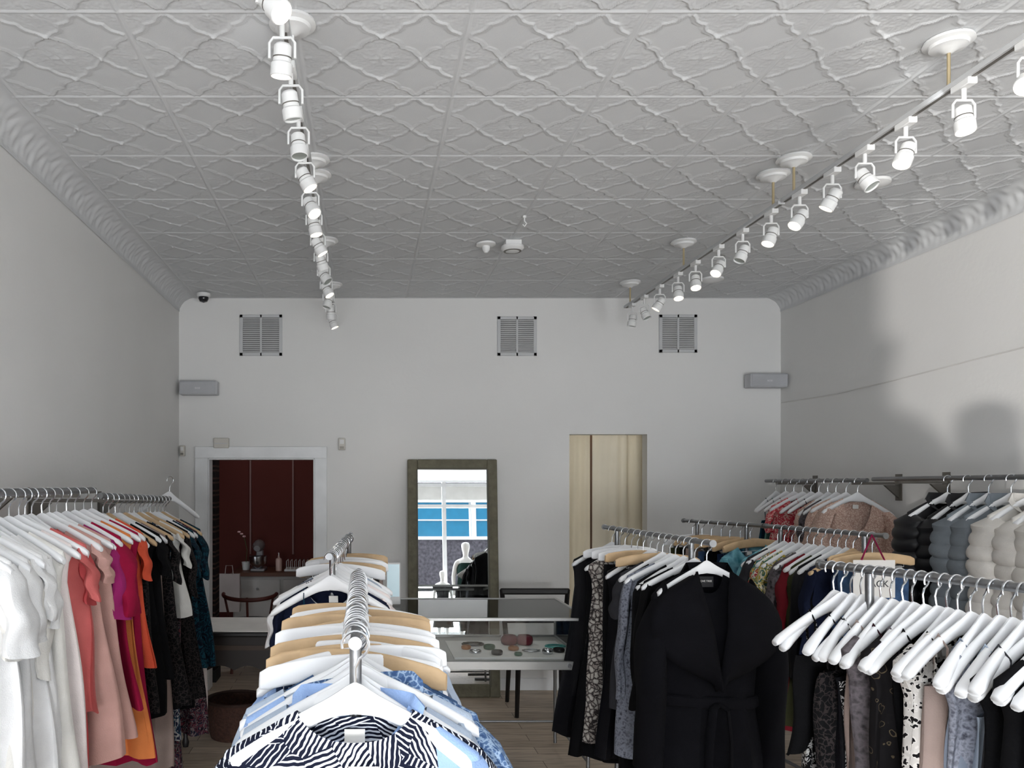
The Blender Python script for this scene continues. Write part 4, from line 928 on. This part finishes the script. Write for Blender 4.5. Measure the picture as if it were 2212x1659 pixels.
# ---------------------------------------------------------------- sign and tags
a=P(1888,1246,3.84)
t=thing('paper_sign','handwritten white paper sign hanging on the end of the coloured clothes rack','sign',(a.x,3.84,a.z))
MB().bb(-.1,.1,-.001,.001,-.1,.08).build('paper',TAGM,t); INK=mat('pencil_grey',(70,70,74),.7); text('SALE',.05,INK,t,(0,-.003,.03)); text('RACK',.045,INK,t,(.01,-.003,-.035))
MB().tube([(-.06,.0,.08),(-.01,0,.2),(.05,0,.08)],.007,6,sq=.4).build('ribbon',fab('pink_ribbon',(166,44,90)),t)
t=thing('brand_tag','white woven brand tag at the neckline of the leaf print blouse','label tag',(-.0,1.335,1.222)); MB().bb(-.025,.025,-.001,.001,-.009,.009).build('cloth',TAGM,t); text('Milkoon',.008,INK,t,(-.002,-.0022,0))
t=thing('belt','coiled black belt lying on the floor between racks','belt',(1.72,3.9,0)); MB().tube([(.07*math.cos(a)+.02*math.sin(2*a),.05*math.sin(a),.02+.01*math.sin(3*a)) for a in [2*PI*k/24 for k in range(24)]],.009,6,closed=True).build('strap',BLACKW,t); MB().bb(.06,.1,-.02,.02,.01,.03).build('buckle',STEEL,t)
# ---------------------------------------------------------------- light
W=bpy.data.worlds.new('world'); bpy.context.scene.world=W; W.use_nodes=True; bg=W.node_tree.nodes['Background']; bg.inputs[0].default_value=(.86,.93,1,1); bg.inputs[1].default_value=2.6
pl=bpy.data.lights.new('portal','AREA'); pl.shape='RECTANGLE'; pl.size=4.9; pl.size_y=2.75; pl.cycles.is_portal=True
po=bpy.data.objects.new('window_portal',pl); C.objects.link(po); po.location=((XL+XR)/2,YF-.06,1.82); po.rotation_euler=(PI/2,0,0)
def area(name,loc,tgt,sx,sy,e,col):
    l=bpy.data.lights.new(name,'AREA'); l.shape='RECTANGLE'; l.size=sx; l.size_y=sy; l.energy=e; l.color=col
    o=bpy.data.objects.new(name,l); C.objects.link(o); o.location=loc; o.rotation_euler=(Vector(tgt)-Vector(loc)).to_track_quat('-Z','Y').to_euler()
area('added_street_fill',(.96,-2.6,.85),(.96,6.6,2.8),4.8,.8,350,(.95,.975,1))  # added low fill lamp outside the window, standing in for ground glare
area('added_sky_fill',(.96,-2.7,3.9),(.96,3.5,1.2),4.8,1.0,520,(.92,.96,1))  # added unseen fill lamp above the window, boosting the weak sky light
sp=bpy.data.lights.new('street_glint','SPOT'); sp.energy=5600; sp.color=(1,.97,.93); sp.spot_size=math.radians(26); sp.spot_blend=.6; sp.shadow_soft_size=.1
so=bpy.data.objects.new('street_glint',sp); C.objects.link(so); so.location=(-6.5,-9.3,1.18); so.rotation_euler=(Vector((3.44,4.4,1.7))-Vector((-6.5,-9.3,1.18))).to_track_quat('-Z','Y').to_euler()
# ---------------------------------------------------------------- camera
cd=bpy.data.cameras.new('camera'); cam=bpy.data.objects.new('camera',cd); C.objects.link(cam); cam.location=(0,0,EY); cam.rotation_euler=(PI/2,0,0)
cd.sensor_fit='HORIZONTAL'; cd.sensor_width=36; cd.lens=F/2212*36; cd.shift_x=(1106-785)/2212; cd.shift_y=(1045-829.5)/2212; cd.clip_start=.02
bpy.context.scene.camera=cam
bpy.context.scene.view_settings.view_transform='Standard'
